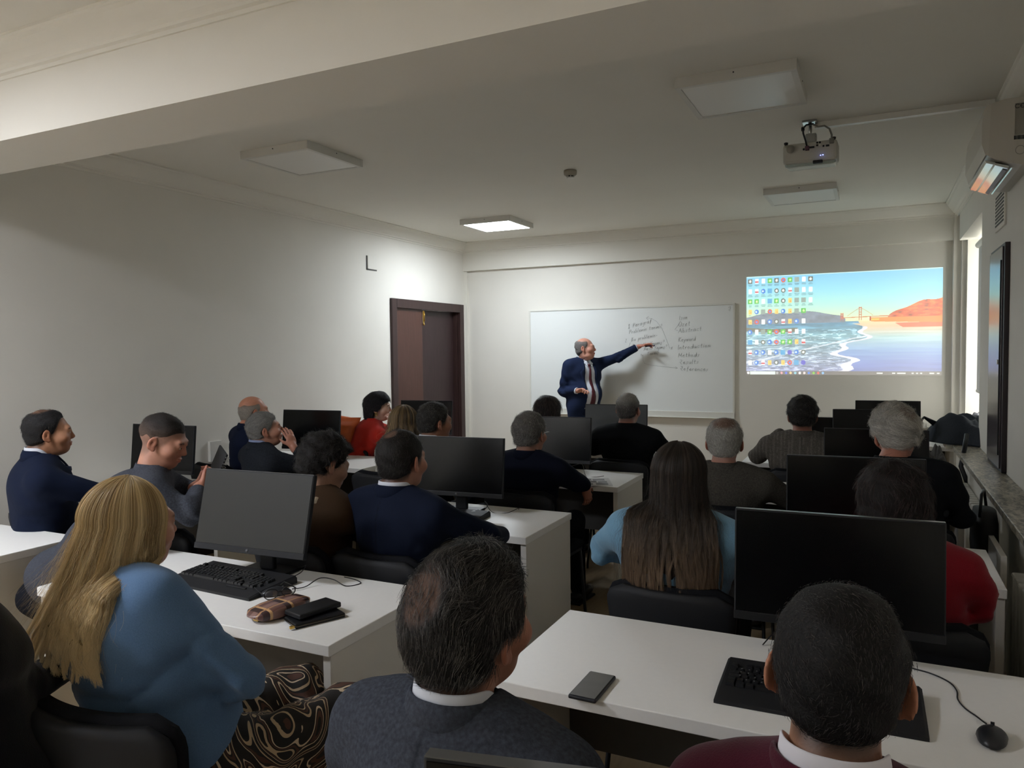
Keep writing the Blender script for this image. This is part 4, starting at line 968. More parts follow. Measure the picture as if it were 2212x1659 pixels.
# ================================================================= DESKS
def desk(x0, x1, yn, yf, label, grp='white computer desks', split=None, screw=False):
    t = thing('computer_desk', label, 'desk', ((x0+x1)/2, yn, 0), group=None)
    w2 = (x1-x0)/2; d = yf-yn
    MB().box(-w2, w2, 0, d, .714, .75, b=.0025).build('desktop', M_desk, t)
    for s in (-1, 1):
        a, b = (-w2+.004, -w2+.034) if s < 0 else (w2-.034, w2-.004)
        MB().box(a, b, .012, d-.012, 0, .713, b=.002).build('side_panel', M_deskside, t)
    MB().box(-w2+.035, w2-.035, d-.10, d-.08, .33, .713, b=.002).build('modesty_panel', M_modesty, t)
    if screw:
        MB().lathe([(0, -.002), (.005, -.002), (.005, .002)], n=10, axis='y', c=(-.02, 0, .728)).build('screw_cap', M_chairp, t)
    return t
RF = [2.39, 3.83, 5.25, 6.66]; RN = [1.79, 3.23, 4.65, 6.06]
LC, MC, RC = (-4.90, -3.54), (-2.93, -1.50), (-.945, .44)
desk(*LC, RN[0], RF[0], 'white desk at the lower left edge, its beige side panel facing the aisle')
desk(*MC, RN[0], RF[0], 'white desk before the blonde woman, with glasses case and keyboard')
desk(RC[0], .47, RN[0], RF[0], 'nearest white desk with the phone lying on it', screw=True)
desk(*LC, RN[1], RF[1], 'white desk before the two suited men at the left')
desk(*MC, RN[1], RF[1], 'white desk with a bare right end before the man in navy')
desk(*RC, RN[1], RF[1], 'white desk before the brunette and the red sweater')
desk(*LC, RN[2], RF[2], 'white desk behind which the woman in red sits')
desk(*MC, RN[2], RF[2], 'white desk with papers before the grey man in navy')
desk(*RC, RN[2], RF[2], 'white desk before the tweed jacket and the white-haired man')
desk(*LC, RN[3], RF[3], 'white desk in front of the woman in red by the door')
desk(*MC, RN[3], RF[3], 'front white desk nearest to the whiteboard')
desk(*RC, RN[3], RF[3], 'front white desk before the pinstripe man')
desk(-.95, .45, .12, .72, 'white desk behind everyone, nearest to the photographer')
desk(-.30, .62, 7.55, 8.15, 'white teacher desk under the projected picture')
# ================================================================= MONITORS
def make_monitor(mt):
    t = thing('monitor', 'x', 'monitor')
    MB().box(-.275, .275, .0, .022, -.325, 0, b=.004).box(-.20, .20, .02, .045, -.27, -.05, b=.01).build('monitor_housing', M_blk2, t)
    MB().box(-.270, .270, -.0015, .001, -.300, -.005).build('screen', mt, t)
    MB().box(-.275, .275, -.003, .002, -.325, -.302, b=.0015).build('chin', M_chairp if mt is M_screenm else M_blk, t)
    MB().box(-.273, .273, -.001, .02, -.0005, .0012).build('top_edge', mat('edge_alu', '#505150', .3, .6), t)
    lg = MB().lathe([(0, -.0012), (.007, -.0012), (.0075, .0008)], n=20, axis='y', c=(0, -.003, -.3135)); lg.build('round_emblem', mat('emblem', '#3a3c40', .3, .6), t)
    return t
def stand(t, zt, tilt):
    dz = zt-.75
    MB().box(-.035, .035, .03, .055, -dz+.012, -.15, b=.006).build('stand_neck', M_blk, t)
    MB().box(-.115, .115, -.01, .11, -dz, -dz+.012, b=.004).build('stand_base', M_blk, t)
def monitor(x, y, zt, rz, label, mt=None, tilt=6, led=False):
    t = make_monitor(mt or M_screen); t['label'] = label
    t.location = (x, y, zt); t.rotation_euler = (0, 0, math.radians(rz))
    a = math.radians(-tilt)
    for c in list(t.children): c.rotation_euler = (a, 0, 0)
    stand(t, zt, tilt)
    if led: MB().lathe([(0, -.001), (.0022, -.001)], n=10, axis='y', c=(.14, -.003, -.314)).build('power_light', mat('amber_led', '#ffb070', .4, emis=(1, .5, .2), estr=2), t, rot=(a, 0, 0))
    return t
monitor(-2.24, 2.27, 1.17, 3, 'switched-off monitor with grey-looking screen beside the blonde woman', M_screenm, tilt=14)
monitor(-2.08, 3.60, 1.17, 5, 'black monitor beside the man in navy at the middle desk')
monitor(-2.055, 4.92, 1.17, 4, 'black monitor in front of the grey-haired man in navy')
monitor(-2.05, 6.32, 1.158, 8, 'dark grey monitor standing in front of the speaker', mat('screen_grey', '#4c5052', .5, .5))
monitor(-4.19, 4.85, 1.17, 6, 'black monitor between the old grey man and the woman in red')
monitor(-4.33, 3.53, 1.17, 4, 'black monitor behind the head of the crew-cut man')
monitor(-3.93, 6.20, 1.165, 6, 'black monitor in front of the brown door, behind the woman in red')
monitor(-.10, 2.30, 1.17, 2, 'large black monitor behind the head of the man in burgundy', tilt=4, led=True)
monitor(-.08, 3.54, 1.17, 5, 'black monitor with brownish reflection, behind the large nearest one')
monitor(.0, 4.82, 1.165, 4, 'black monitor left of the white-haired man')
monitor(-.02, 6.22, 1.17, 8, 'black monitor on the front right desk below the projected picture')
monitor(.10, 7.85, 1.13, 4, 'black monitor on the teacher desk, just showing behind another monitor')
monitor(-.30, 6.42, 1.085, 3, 'low black monitor with a small grey emblem, right of the pinstripe man')
monitor(-.215, .80, 1.165, 12, 'black monitor cut off by the bottom edge, at the grey jacket', tilt=2)
# ================================================================= CHAIRS
def make_chair():
    t = thing('visitor_chair', 'x', 'chair')
    MB().box(-.235, .235, -.21, .22, .425, .475, b=.02).build('seat', M_chairf, t)
    MB().box(-.225, .225, -.20, .21, .405, .426, b=.008).build('seat_pan', M_chairp, t)
    # backrest: rounded trapezoid, slightly curved
    def back(z0, z1, w0, w1, y, th, r, bulge):
        n, m = 18, 12; vs = []; fs = []
        for s in (0, 1):
            for j in range(m+1):
                v = j/m; z = z0+(z1-z0)*v; w_ = w0+(w1-w0)*v
                e = min(z-z0, z1-z); ins = 0 if e > r else r-math.sqrt(max(r*r-(r-e)**2, 0))
                for i in range(n+1):
                    u = -1+2*i/n; x = u*(w_-ins); yy = y+s*th*(1-.35*abs(u)**4)*(-1)+bulge*u*u-.03*v*v
                    vs.append((x, yy, z))
        N = (n+1)*(m+1)
        for j in range(m):
            for i in range(n):
                a = j*(n+1)+i; fs += [(a, a+1, a+n+2, a+n+1), (N+a, N+a+n+1, N+a+n+2, N+a+1)]
        for i in range(n): fs += [(i, N+i, N+i+1, i+1), (m*(n+1)+i, m*(n+1)+i+1, N+m*(n+1)+i+1, N+m*(n+1)+i)]
        for j in range(m): a = j*(n+1); fs += [(a, a+n+1, N+a+n+1, N+a), (a+n, N+a+n, N+a+n+n+1, a+n+n+1)]
        x = MB(); x.add(vs, fs, 0, True); return x
    back(.53, .815, .205, .235, -.205, .030, .07, .03).build('back_shell', M_chairp, t)
    back(.525, .83, .21, .24, -.175, .030, .08, .03).build('back_cushion', M_chairf, t)
    for s in (-1, 1):
        MB().tube([(s*.215, .19, .415), (s*.235, .22, .02), (s*.235, .22, 0)], .013, sq=.7).build('leg', M_blk, t)
        MB().tube([(s*.215, -.17, .415), (s*.23, -.25, .02), (s*.23, -.25, 0)], .013, sq=.7).build('leg', M_blk, t)
        MB().tube([(s*.20, -.15, .41), (s*.195, -.20, .50), (s*.185, -.205, .60)], .012, sq=.7).build('back_post', M_blk, t)
    MB().tube([(-.215, .18, .40), (.215, .18, .40)], .011).tube([(-.215, -.16, .40), (.215, -.16, .40)], .011).build('frame_bar', M_blk, t)
    return t
chair0 = make_chair(); freeze(chair0); used = [False]
def chair(x, y, rz, label):
    if not used[0]: c = chair0; used[0] = True
    else: c = copy_tree(chair0)
    c.location = (x, y, 0); c.rotation_euler = (0, 0, math.radians(rz)); c['label'] = label; c['category'] = 'chair'; return c
# ================================================================= KEYBOARDS, MICE, SMALL THINGS
def keyboard(x, y, rz, label, keys=True):
    t = thing('keyboard', label, 'keyboard', (x, y, .75), math.radians(rz))
    # case: wedge, wide palm rest in front
    P = [(-.118, 0), (-.118, .010), (-.052, .020), (.118, .030), (.122, .026), (.122, 0)]
    n = len(P); vs = []
    for xs, ins in ((-.240, 0), (-.233, .0), (.233, 0), (.240, 0)):
        for (yy, zz) in P: vs.append((xs, yy*(.99 if abs(xs) > .235 else 1), zz*(.8 if abs(xs) > .235 else 1)))
    fs = []
    for k in range(3):
        for j in range(n): fs.append((k*n+j, k*n+(j+1) % n, (k+1)*n+(j+1) % n, (k+1)*n+j))
    fs += [tuple(range(n-1, -1, -1)), tuple(3*n+j for j in range(n))]
    cb = MB(); cb.add(vs, fs); cb.build('keyboard_case', M_blk2, t)
    MB().box(.06, .165, -.068, -.058, .0175, .0225, b=.002).build('badge_strip', M_blk, t)
    if keys:
        km = {}
        def key(kx, row, w_=1.0, h_=1.0):
            kk = (w_, h_)
            if kk not in km:
                b = MB(); W2, H2 = .0088*w_+.0005*(w_-1), .0088*h_; vs = [(-W2, -H2, 0), (W2, -H2, 0), (W2, H2, 0), (-W2, H2, 0), (-W2+.0018, -H2+.0022, .008), (W2-.0018, -H2+.0022, .008), (W2-.0018, H2-.0012, .0088), (-W2+.0018, H2-.0012, .0088)]
                b.add(vs, [(0, 3, 2, 1), (0, 1, 5, 4), (1, 2, 6, 5), (2, 3, 7, 6), (3, 0, 4, 7), (4, 5, 6, 7)]); me = b.mesh('key'); me.materials.append(M_key); km[kk] = me
            yy = -.040+row*.0192+(.006 if row == 5 else 0)+(h_-1)*.0095
            o = bpy.data.objects.new('key', km[kk]); C.objects.link(o); o.parent = t
            o.location = (kx, yy, .0205+(yy+.05)*.06); o.rotation_euler = (.06, 0, 0)
        u = .0191; X0 = -.222
        lay = {0: [1.25, 1.25, 1.25, 6.25, 1.25, 1.25, 1.25, 1.25], 1: [1.25]+[1]*11+[2.75], 2: [1.75]+[1]*11+[2.25], 3: [1.5]+[1]*12+[1.5], 4: [1]*13+[2]}
        for r_, ws in lay.items():
            cx = 0
            for w_ in ws: key(X0+(cx+w_/2)*u, r_, w_); cx += w_
        for k in (0, 2, 3, 4, 5, 6.5, 7.5, 8.5, 9.5, 11, 12, 13, 14): key(X0+(k+.5)*u, 5)
        for r_ in (3, 4, 5):
            for k in range(3): key(X0+(15.35+k)*u, r_)
        for k in range(3): key(X0+(15.35+k)*u, 0)
        key(X0+16.35*u, 1)
        for r_ in (0, 1, 2, 3, 4):
            for k in range(4):
                if (r_ == 0 and k == 1) or (k == 3 and r_ in (0, 2)): continue
                if r_ == 0 and k == 0: key(X0+(18.75+.5)*u, 0, 2); continue
                key(X0+(18.75+k)*u, r_, 1, 2 if (k == 3 and r_ in (1, 3) and False) else 1)
        lg = MB()
        for i in range(60):
            q = i % 13; r_ = 1+i % 4; lg.box(X0+(q+1.4)*u+.002, X0+(q+1.4)*u+.005, -.040+r_*.0192-.001, -.040+r_*.0192+.003, .0302+(r_*.0192)*.06, .0306+(r_*.0192)*.06)
        o = lg.build('key_legends', mat('legend_print', '#8a8c8e', .6), t); o['kind'] = 'stuff'
    return t
keyboard(-2.27, 2.13, -3, 'black keyboard on the desk before the blonde woman')
keyboard(-.125, 2.02, 1, 'black keyboard partly hidden by the head of the man in burgundy')
keyboard(-2.10, 3.44, 4, 'black keyboard half hidden under the monitor beside the man in navy', False)
def mouse(x, y, rz, label, s=1.0):
    t = thing('mouse', label, 'mouse', (x, y, .75), math.radians(rz))
    bm = bmesh.new(); bmesh.ops.create_uvsphere(bm, u_segments=24, v_segments=14, radius=1)
    for v in bm.verts:
        z = v.co.z; v.co = Vector((v.co.x*.032*s*(1+.10*v.co.y*v.co.y-.06*(v.co.y < 0)), v.co.y*.057*s, (z*.024 if z > 0 else z*.004)+.006))
        if v.co.z > .006: v.co.z += -.006*(v.co.y/.057) if v.co.y > 0 else 0
    me = bpy.data.meshes.new('mouse_shell'); bm.to_mesh(me); bm.free(); link('mouse_shell', me, t, mat('mouse_plastic', '#212226', .38, .45), smooth=True)
    MB().lathe([(0, -.004), (.009, -.004), (.009, .004), (0, .004)], n=16, axis='x', c=(0, .028*s, .0215)).build('scroll_wheel', M_blk, t)
    MB().tube([(0, .004, .0288), (0, .018, .0285), (0, .03*s, .0255)], .0007, 4).build('button_gap', M_blk, t)
    return t
mouse(.245, 1.975, -8, 'black mouse with a curling cable on the nearest desk')
mouse(-2.0, 2.10, -35, 'black mouse partly hidden behind the spectacles on the blonde woman desk')
mouse(-1.955, 3.55, -20, 'black mouse on the desk right of the man in navy')
def cable(name, label, pts, r=.0019, m=None):
    # smooth the polyline
    P = [Vector(p) for p in pts]; out = []
    for i in range(len(P)-1):
        p0, p1, p2, p3 = P[max(i-1, 0)], P[i], P[i+1], P[min(i+2, len(P)-1)]
        for k in range(8):
            t = k/8; out.append(.5*((2*p1)+(p2-p0)*t+(2*p0-5*p1+4*p2-p3)*t*t+(3*p1-p0-3*p2+p3)*t**3))
    out.append(P[-1]); o = MB().tube(out, r, 6).build(name, m or M_blk, None); return tag(o, label, 'cable')
Zc = .7525
cable('mouse_cable', 'thin black cable running from behind the big monitor to the nearest mouse', [(.05, 2.36, Zc), (.092, 2.33, Zc), (.142, 2.31, Zc), (.182, 2.27, Zc), (.196, 2.22, Zc), (.194, 2.165, Zc), (.205, 2.12, Zc), (.225, 2.085, Zc), (.236, 2.05, .757), (.24, 2.03, .762)])
cable('mouse_cable', 'thin black cable looping up from the mouse beside the spectacles', [(-1.97, 2.15, .76), (-1.95, 2.20, Zc+.004), (-1.93, 2.26, .775), (-1.88, 2.28, .77), (-1.82, 2.28, Zc), (-1.79, 2.33, Zc), (-1.84, 2.36, Zc), (-1.90, 2.37, Zc)])
cable('keyboard_cable', 'short black cable behind the right end of the keyboard before the blonde woman', [(-2.05, 2.24, .77), (-2.04, 2.28, .78), (-2.06, 2.33, .79), (-2.10, 2.36, .775), (-2.16, 2.36, Zc)])
cable('mouse_cable', 'thin cable curling beside the mouse right of the man in navy', [(-1.93, 3.60, .765), (-1.93, 3.66, .79), (-1.97, 3.70, .80), (-1.90, 3.66, Zc), (-1.82, 3.68, Zc), (-1.78, 3.74, .77), (-1.80, 3.78, Zc)])
cable('monitor_cable', 'thin grey cable by the monitor stand beside the grey man in navy', [(-1.98, 5.0, .80), (-1.90, 5.06, .82), (-1.84, 4.98, Zc), (-1.76, 4.96, Zc), (-1.72, 5.02, Zc)], m=mat('grey_cable', '#6f6d66', .5))
cable('monitor_cable', 'dark cable loop under the large nearest monitor', [(-.30, 2.33, Zc), (-.26, 2.37, .79), (-.20, 2.38, .80), (-.14, 2.36, Zc)])
# phone on the nearest desk
def phone(x, y, rz, label, m1, m2):
    t = thing('phone', label, 'phone', (x, y, .75), math.radians(rz))
    MB().box(-.038, .038, -.080, .080, 0, .011, b=.004).build('phone_case', m1, t)
    MB().box(-.034, .034, -.076, .076, .0108, .0118, b=.0004).build('phone_glass', m2, t)
    return t
phone(-.668, 1.848, -1, 'smartphone in a dark case lying screen up on the nearest desk', mat('phone_case', '#1a1c24', .4), mat('phone_glass', '#5c5b59', .28, .5, noise=.1, nscale=30))
phone(-2.13, 3.30, 30, 'pale phone by the hand of the curly-haired man', mat('pale_case', '#8c8c8a', .4), mat('pale_glass', '#77787a', .3))
# spectacles case, plaid
t = thing('spectacles_case', 'brown plaid spectacles case on the desk before the blonde woman', 'case', (-1.842, 1.96, .75), math.radians(-8)); t.scale = (1.22, 1.12, 1.25)
Mp = bpy.data.materials.new('plaid_print'); Mp.use_nodes = True; nt = Mp.node_tree; b = nt.nodes['Principled BSDF']; b.inputs['Roughness'].default_value = .3
tc = nt.nodes.new('ShaderNodeTexCoord'); sx = nt.nodes.new('ShaderNodeSeparateXYZ'); nt.links.new(tc.outputs['Object'], sx.inputs[0])
def stripes(sock, f, ph, w_):
    a = nt.nodes.new('ShaderNodeMath'); a.operation = 'MULTIPLY_ADD'; a.inputs[1].default_value = f; a.inputs[2].default_value = ph; nt.links.new(sock, a.inputs[0])
    b_ = nt.nodes.new('ShaderNodeMath'); b_.operation = 'FRACT'; nt.links.new(a.outputs[0], b_.inputs[0])
    c = nt.nodes.new('ShaderNodeMath'); c.operation = 'LESS_THAN'; c.inputs[1].default_value = w_; nt.links.new(b_.outputs[0], c.inputs[0]); return c.outputs[0]
cur = None
def mixc(prev, fac, colh):
    m_ = nt.nodes.new('ShaderNodeMix'); m_.data_type = 'RGBA'; nt.links.new(fac, m_.inputs[0]); m_.inputs[7].default_value = (*hexc(colh), 1)
    if prev is None: m_.inputs[6].default_value = (*hexc('#6a4a44'), 1)
    else: nt.links.new(prev, m_.inputs[6])
    return m_.outputs[2]
cur = mixc(None, stripes(sx.outputs[0], 22, .1, .4), '#8a6a62'); cur = mixc(cur, stripes(sx.outputs[1], 13, .3, .28), '#3d2b2c'); cur = mixc(cur, stripes(sx.outputs[1], 13, .05, .12), '#c9a070'); cur = mixc(cur, stripes(sx.outputs[0], 22, .62, .14), '#b08560')
nt.links.new(cur, b.inputs['Base Color'])
def loft(rows, name, m, parent, smooth=True):
    k = len(rows[0]); x = MB(); vs = [v for r_ in rows for v in r_]; fs = []
    for i in range(len(rows)-1):
        for j in range(k): fs.append((i*k+j, i*k+(j+1) % k, (i+1)*k+(j+1) % k, (i+1)*k+j))
    fs += [tuple(range(k)), tuple((len(rows)-1)*k+j for j in range(k-1, -1, -1))]; x.add(vs, fs, 0, smooth); return x.build(name, m, parent)
rows = []
for y, w_, h_ in ((-.118, .004, .002), (-.112, .022, .008), (-.095, .040, .024), (-.05, .046, .032), (.04, .045, .032), (.075, .036, .024), (.092, .020, .010), (.096, .004, .003)):
    rows.append([(w_*math.copysign(abs(math.cos(a))**.45, math.cos(a)), y, .018*(1)+(h_*.55)*math.copysign(abs(math.sin(a))**.6, math.sin(a))) for a in np.linspace(0, 2*PI, 20, endpoint=False)])
loft(rows, 'case_shell', Mp, t)
MB().box(-.008, .012, -.102, -.092, .004, .016, b=.002).build('clasp', M_brass, t)
# spectacles lying on the case
t = thing('spectacles', 'black-rimmed spectacles lying on the plaid case', 'glasses', (-1.875, 1.985, .79), math.radians(62))
def ring(cx, cz, a, b_, y, r): return [(cx+a*math.cos(q), y, cz+b_*math.sin(q)) for q in np.linspace(0, 2*PI, 25)]
MB().tube(ring(-.031, .018, .024, .018, 0, 1), .0018, 6, caps=False).tube(ring(.031, .018, .024, .018, 0, 1), .0018, 6, caps=False).tube([(-.008, 0, .022), (0, -.002, .026), (.008, 0, .022)], .0018, 6).build('rim', M_blk, t)
for s in (-1, 1):
    MB().tube([(s*.055, 0, .022), (s*.060, .006, .022), (s*.058, .06, .022), (s*.054, .11, .020), (s*.050, .135, .004)], [.002, .0022, .0018, .002, .003], 6, sq=.6).build('temple', M_blk, t)
gl = bpy.data.materials.new('lens_glass'); gl.use_nodes = True; nt2 = gl.node_tree; nt2.nodes.remove(nt2.nodes['Principled BSDF'])
mx = nt2.nodes.new('ShaderNodeMixShader'); tr = nt2.nodes.new('ShaderNodeBsdfTransparent'); gy = nt2.nodes.new('ShaderNodeBsdfGlossy'); gy.inputs['Roughness'].default_value = .03; mx.inputs[0].default_value = .08
nt2.links.new(tr.outputs[0], mx.inputs[1]); nt2.links.new(gy.outputs[0], mx.inputs[2]); nt2.links.new(mx.outputs[0], nt2.nodes['Material Output'].inputs[0])
for s in (-1, 1): MB().lathe([(0, 0), (.0235, 0)], n=24, axis='y', c=(s*.031, 0, .018), sy=.75).build('lens', gl, t)
for o in bpy.data.objects:
    if o.name.startswith('pane'): o.data.materials.clear(); o.data.materials.append(gl)
# wallet and organiser
t = thing('wallet', 'thick black wallet lying beside the plaid case', 'wallet', (-1.722, 1.975, .7665), math.radians(-14))
MB().box(-.040, .048, -.082, .085, .002, .020, b=.004).build('wallet_body', M_blk, t)
MB().box(-.038, .049, -.084, .082, .007, .0085).box(-.038, .049, -.084, .082, .013, .0145).build('wallet_seam', M_chairp, t)
t = thing('organiser', 'flat black zip organiser with gold zip pull, under the wallet', 'wallet', (-1.70, 1.955, .75), math.radians(-26))
MB().box(-.045, .055, -.085, .09, 0, .016, b=.004).build('organiser_body', M_blk, t)
MB().tube([(-.04, -.087, .009), (.052, -.087, .009), (.057, -.08, .009), (.057, .085, .009)], .0018, 6).build('zip', mat('zip', '#6d675a', .3, metal=1.0), t)
MB().box(.046, .056, -.104, -.088, .004, .014, b=.002).build('zip_pull', M_brass, t)
# papers on the grey man's desk
t = thing('paper_sheet', 'printed sheet of paper on the desk right of the grey man in navy', 'paper', (-1.70, 4.78, .7505), math.radians(24))
MB().box(-.105, .105, -.148, .148, 0, .0012).build('sheet', mat('paper', '#bdbcba', .6), t)
pm = MB()
for k, (x, y, w_, h_) in enumerate(((-.08, .06, .06, .05), (-.01, .05, .08, .06), (-.08, -.02, .09, .05), (.02, -.03, .06, .05), (-.07, -.11, .05, .06), (0, -.11, .08, .06))): pm.box(x, x+w_, y, y+h_, .0012, .0016)
pm.build('print', mat('print_grey', '#6f6f70', .6), t)
t = thing('paper_sheet', 'white sheet of paper left of the man in black at the front desk', 'paper', (-1.86, 6.22, .7505), math.radians(8))
MB().box(-.105, .105, -.148, .148, 0, .0012).build('sheet', mat('paper', '#bdbcba', .6), t)
keyboard(-1.93, 6.185, 4, 'black keyboard on the front desk left of the man in black', False)
# boards standing between desks and sill
for k, (y0, y1, z, lab) in enumerate(((3.78, 4.30, .74, 'narrow white board standing on edge beyond the desk end by the radiator'), (2.72, 3.16, .62, 'narrow white board standing on edge nearest the lower right corner'))):
    t = thing('loose_board', lab, 'board', (.50, y0, 0)); MB().box(-.012, .012, 0, y1-y0, 0, z, b=.002).build('board', M_deskside, t)
t = thing('storage_box', 'small grey-white plastic box with slotted grip under the right desk', 'box', (.30, 2.78, 0))
MB().box(-.09, .09, -.12, .12, 0, .36, b=.01).build('box_body', M_white2, t)
MB().box(-.04, .05, -.123, -.119, .28, .31, b=.002).build('grip_slot', M_blk, t)
# coats heaped on the sill
def heap(name, label, cat, c, rx, ry, h, col, seed, rz=0, mname='coat_cloth'):
    t = thing(name, label, cat, c, rz); r_ = np.random.default_rng(seed); n, m = 46, 30
    px = r_.uniform(0, 6, 8); vs = []; fs = []
    for j in range(m):
        v = j/(m-1)
        for i in range(n):
            a = 2*PI*i/n; R_ = (1-v)**.55 if v > 0 else 1.0
            w_ = 1+.10*math.sin(3*a+px[0])+.07*math.sin(5*a+px[1])+.04*math.sin(9*a+px[2])
            x = rx*R_*w_*math.cos(a); y = ry*R_*w_*math.sin(a)
            f_ = .16*math.sin(17*x/rx*.5+4*y/ry+px[3])+.12*math.sin(9*y/ry+3*x/rx+px[4])+.10*abs(math.sin(5*a+8*v+px[5]))
            z = h*(1-(1-v)**1.7)*(1+f_)+h*.12*math.sin(4*x/rx+px[6])*v
            vs.append((x, y, max(z, 0)))
    for j in range(m-1):
        for i in range(n): fs.append((j*n+i, j*n+(i+1) % n, (j+1)*n+(i+1) % n, (j+1)*n+i))
    fs.append(tuple(range(n-1, -1, -1))); fs.append(tuple((m-1)*n+i for i in range(n)))
    x = MB(); x.add(vs, fs, 0, True); x.build('coat_body', mat(mname, col, .8, .2, noise=.15, nscale=60, bump=.2, bscale=200), t); return t
t = heap('black_coat', 'dark blue-black coat heaped over the end of the sill by the window', 'coat', (.735, 7.08, .866), .36, .44, .19, '#2b2f36', 4, .3, 'coat_dark')
MB().tube([(-.30, -.55, .12), (-.36, -.66, .03), (-.40, -.70, -.10), (-.37, -.74, -.22), (-.32, -.76, -.30)], .016, 8, sq=.35).build('strap', M_blk, t)
MB().tube([(-.44, -.05, .0), (-.46, -.02, .12), (-.38, .05, .19), (-.28, .08, .13)], [.01, .03, .012, .03], 8, sq=.6).build('collar', mat('coat_dark', '#2b2f36', .8), t)
heap('grey_coat', 'light grey coat sleeve lying just right of the white-haired man', 'coat', (.30, 5.04, .752), .13, .19, .24, '#6c6b6a', 9, .1, 'coat_grey')
t = heap('grey_scarf', 'crumpled grey-lilac scarf lying on the bright window sill', 'scarf', (.90, 8.0, .866), .14, .28, .15, '#8b8a92', 12, 0, 'scarf_cloth')
# orange handbag on the chair back
t = thing('handbag', 'orange leather handbag with gold chain behind the woman in red', 'handbag', (-4.22, 5.28, .80), math.radians(15))
Mo = mat('orange_leather', '#c4602e', .5, .4, noise=.06, nscale=30)
rows = []
for z, w_, d_ in ((0, .07, .035), (.02, .09, .055), (.10, .10, .06), (.18, .12, .055), (.235, .165, .045), (.275, .18, .030)):
    rows.append([(w_*math.copysign(abs(math.cos(a))**.6, math.cos(a)), d_*math.sin(a), z+(.02*abs(math.cos(a))**3-.02*math.cos(a) if z > .2 else 0)) for a in np.linspace(0, 2*PI, 28, endpoint=False)])
loft(rows, 'bag_body', Mo, t)
MB().tube([(-.17, 0, .25), (-.19, -.03, .12), (-.17, -.05, .0)], .010, 8).build('side_strap', Mo, t)
for k in range(7): MB().tube([(-.10+k*.022+.010*math.cos(q), -.045, .235+(.005 if k % 2 else -.005)-k*.008+.012*math.sin(q)) for q in np.linspace(0, 2*PI, 13)], .0035, 5, caps=False).build('chain_link', M_brass, t)
# teacher desk laptop bits: pen in hand is built with the speaker
# ================================================================= PEOPLE
def seat_chair(P, yaw, lab, dx=0, dy=0):
    b = P['base']; y = b[1]+dy
    for far in RF:
        if far-.3 < y < far+.6: y = max(y, far+.268)
    chair(b[0]+dx, y, yaw, lab)
GR = ['#77746f', '#8d8a84', '#5f5d59', '#9a978f']; DK = ['#1d1b19', '#2a2623', '#3b3733']; SP = ['#4a4744', '#6f6b66', '#332f2d', '#8f8b85']; WH = ['#c9c5bc', '#aaa69e', '#dedad2', '#908c85']
HLs = None
def surf_pt(F, P, z_, dx, lift=.003):
    ax, sp = P['ax'], P['spine']
    for o in np.arange(.34, -.05, -.003):
        p = P['hip']+sp*P['L']*z_+ax[1]*o+ax[0]*dx; ii = [min(np.searchsorted(F.ax[c], p[c]), len(F.ax[c])-1) for c in range(3)]
        if F.D[ii[0], ii[1], ii[2]] < .002: return p+ax[1]*lift
    return p
def lapels(P, T, G, col, w0=.058, z0=1.0, z1=.45):
    for s_ in (-1, 1):
        rows = []
        for k in range(9):
            t = k/8; z_ = z0+(z1-z0)*t; ww = .055*math.sin(min(1, t*1.0)*PI*.5+.5*(t < .5)*0) if t < .35 else .055*(1-(t-.35)/.65)+.004
            a, b_ = s_*(w0+.004), s_*(w0+.006+max(ww, .012)); pa, pb = surf_pt(G, P, z_, a, .004), surf_pt(G, P, z_, b_, .003)
            f_ = P['ax'][1]; rows.append([tuple(pa), tuple(pa+f_*.004), tuple((pa+pb)/2+f_*.007), tuple(pb+f_*.004), tuple(pb), tuple((pa+pb)/2-f_*.003)])
        o = loft(rows, 'lapel', M_cl, T); cc = np.ones((len(o.data.vertices), 4), np.float32); cc[:, :3] = np.array(hexc(col))*.85
        o.data.color_attributes.new('Col', 'FLOAT_COLOR', 'POINT').data.foreach_set('color', cc.ravel())
# --- near row
T, P = person('person', 'blonde woman in a blue sweater, seen from behind at the left', (-1.80, 1.36, 1.185), yaw=-8, look=(-16, -4, 0), base=(-1.67, 1.36), crease=lambda X, Y, Z: .010*np.exp(-((Z-(.80+.20*smst(X, .02, .24)))/.014)**2)+.008*np.exp(-((Z-(.735+.05*smst(X, -.1, .2)))/.016)**2), g=1.38, sw=.20, kind='knit', cloth='#5a789c', skin='#b98a74',
  hair=dict(style='long', col='#9a8459', cols=['#d0b88a', '#ad9468', '#e6d2a6', '#927b55', '#c2a878'], tipcol='#e0cba0', length=.33, phm=118, n=11000, locks=150, flare=.035, back=.05, pull=-.05, rad=.00048), hs=1.02, collar=None, female=True, fine=.006, cf=.009, belly=.03,
  elb=[(-2.06, 1.42, .88), (-1.47, 1.42, .80)], wri=[(-1.98, 1.62, .79), (-1.74, 1.56, .80)], trousers='#2a241f')
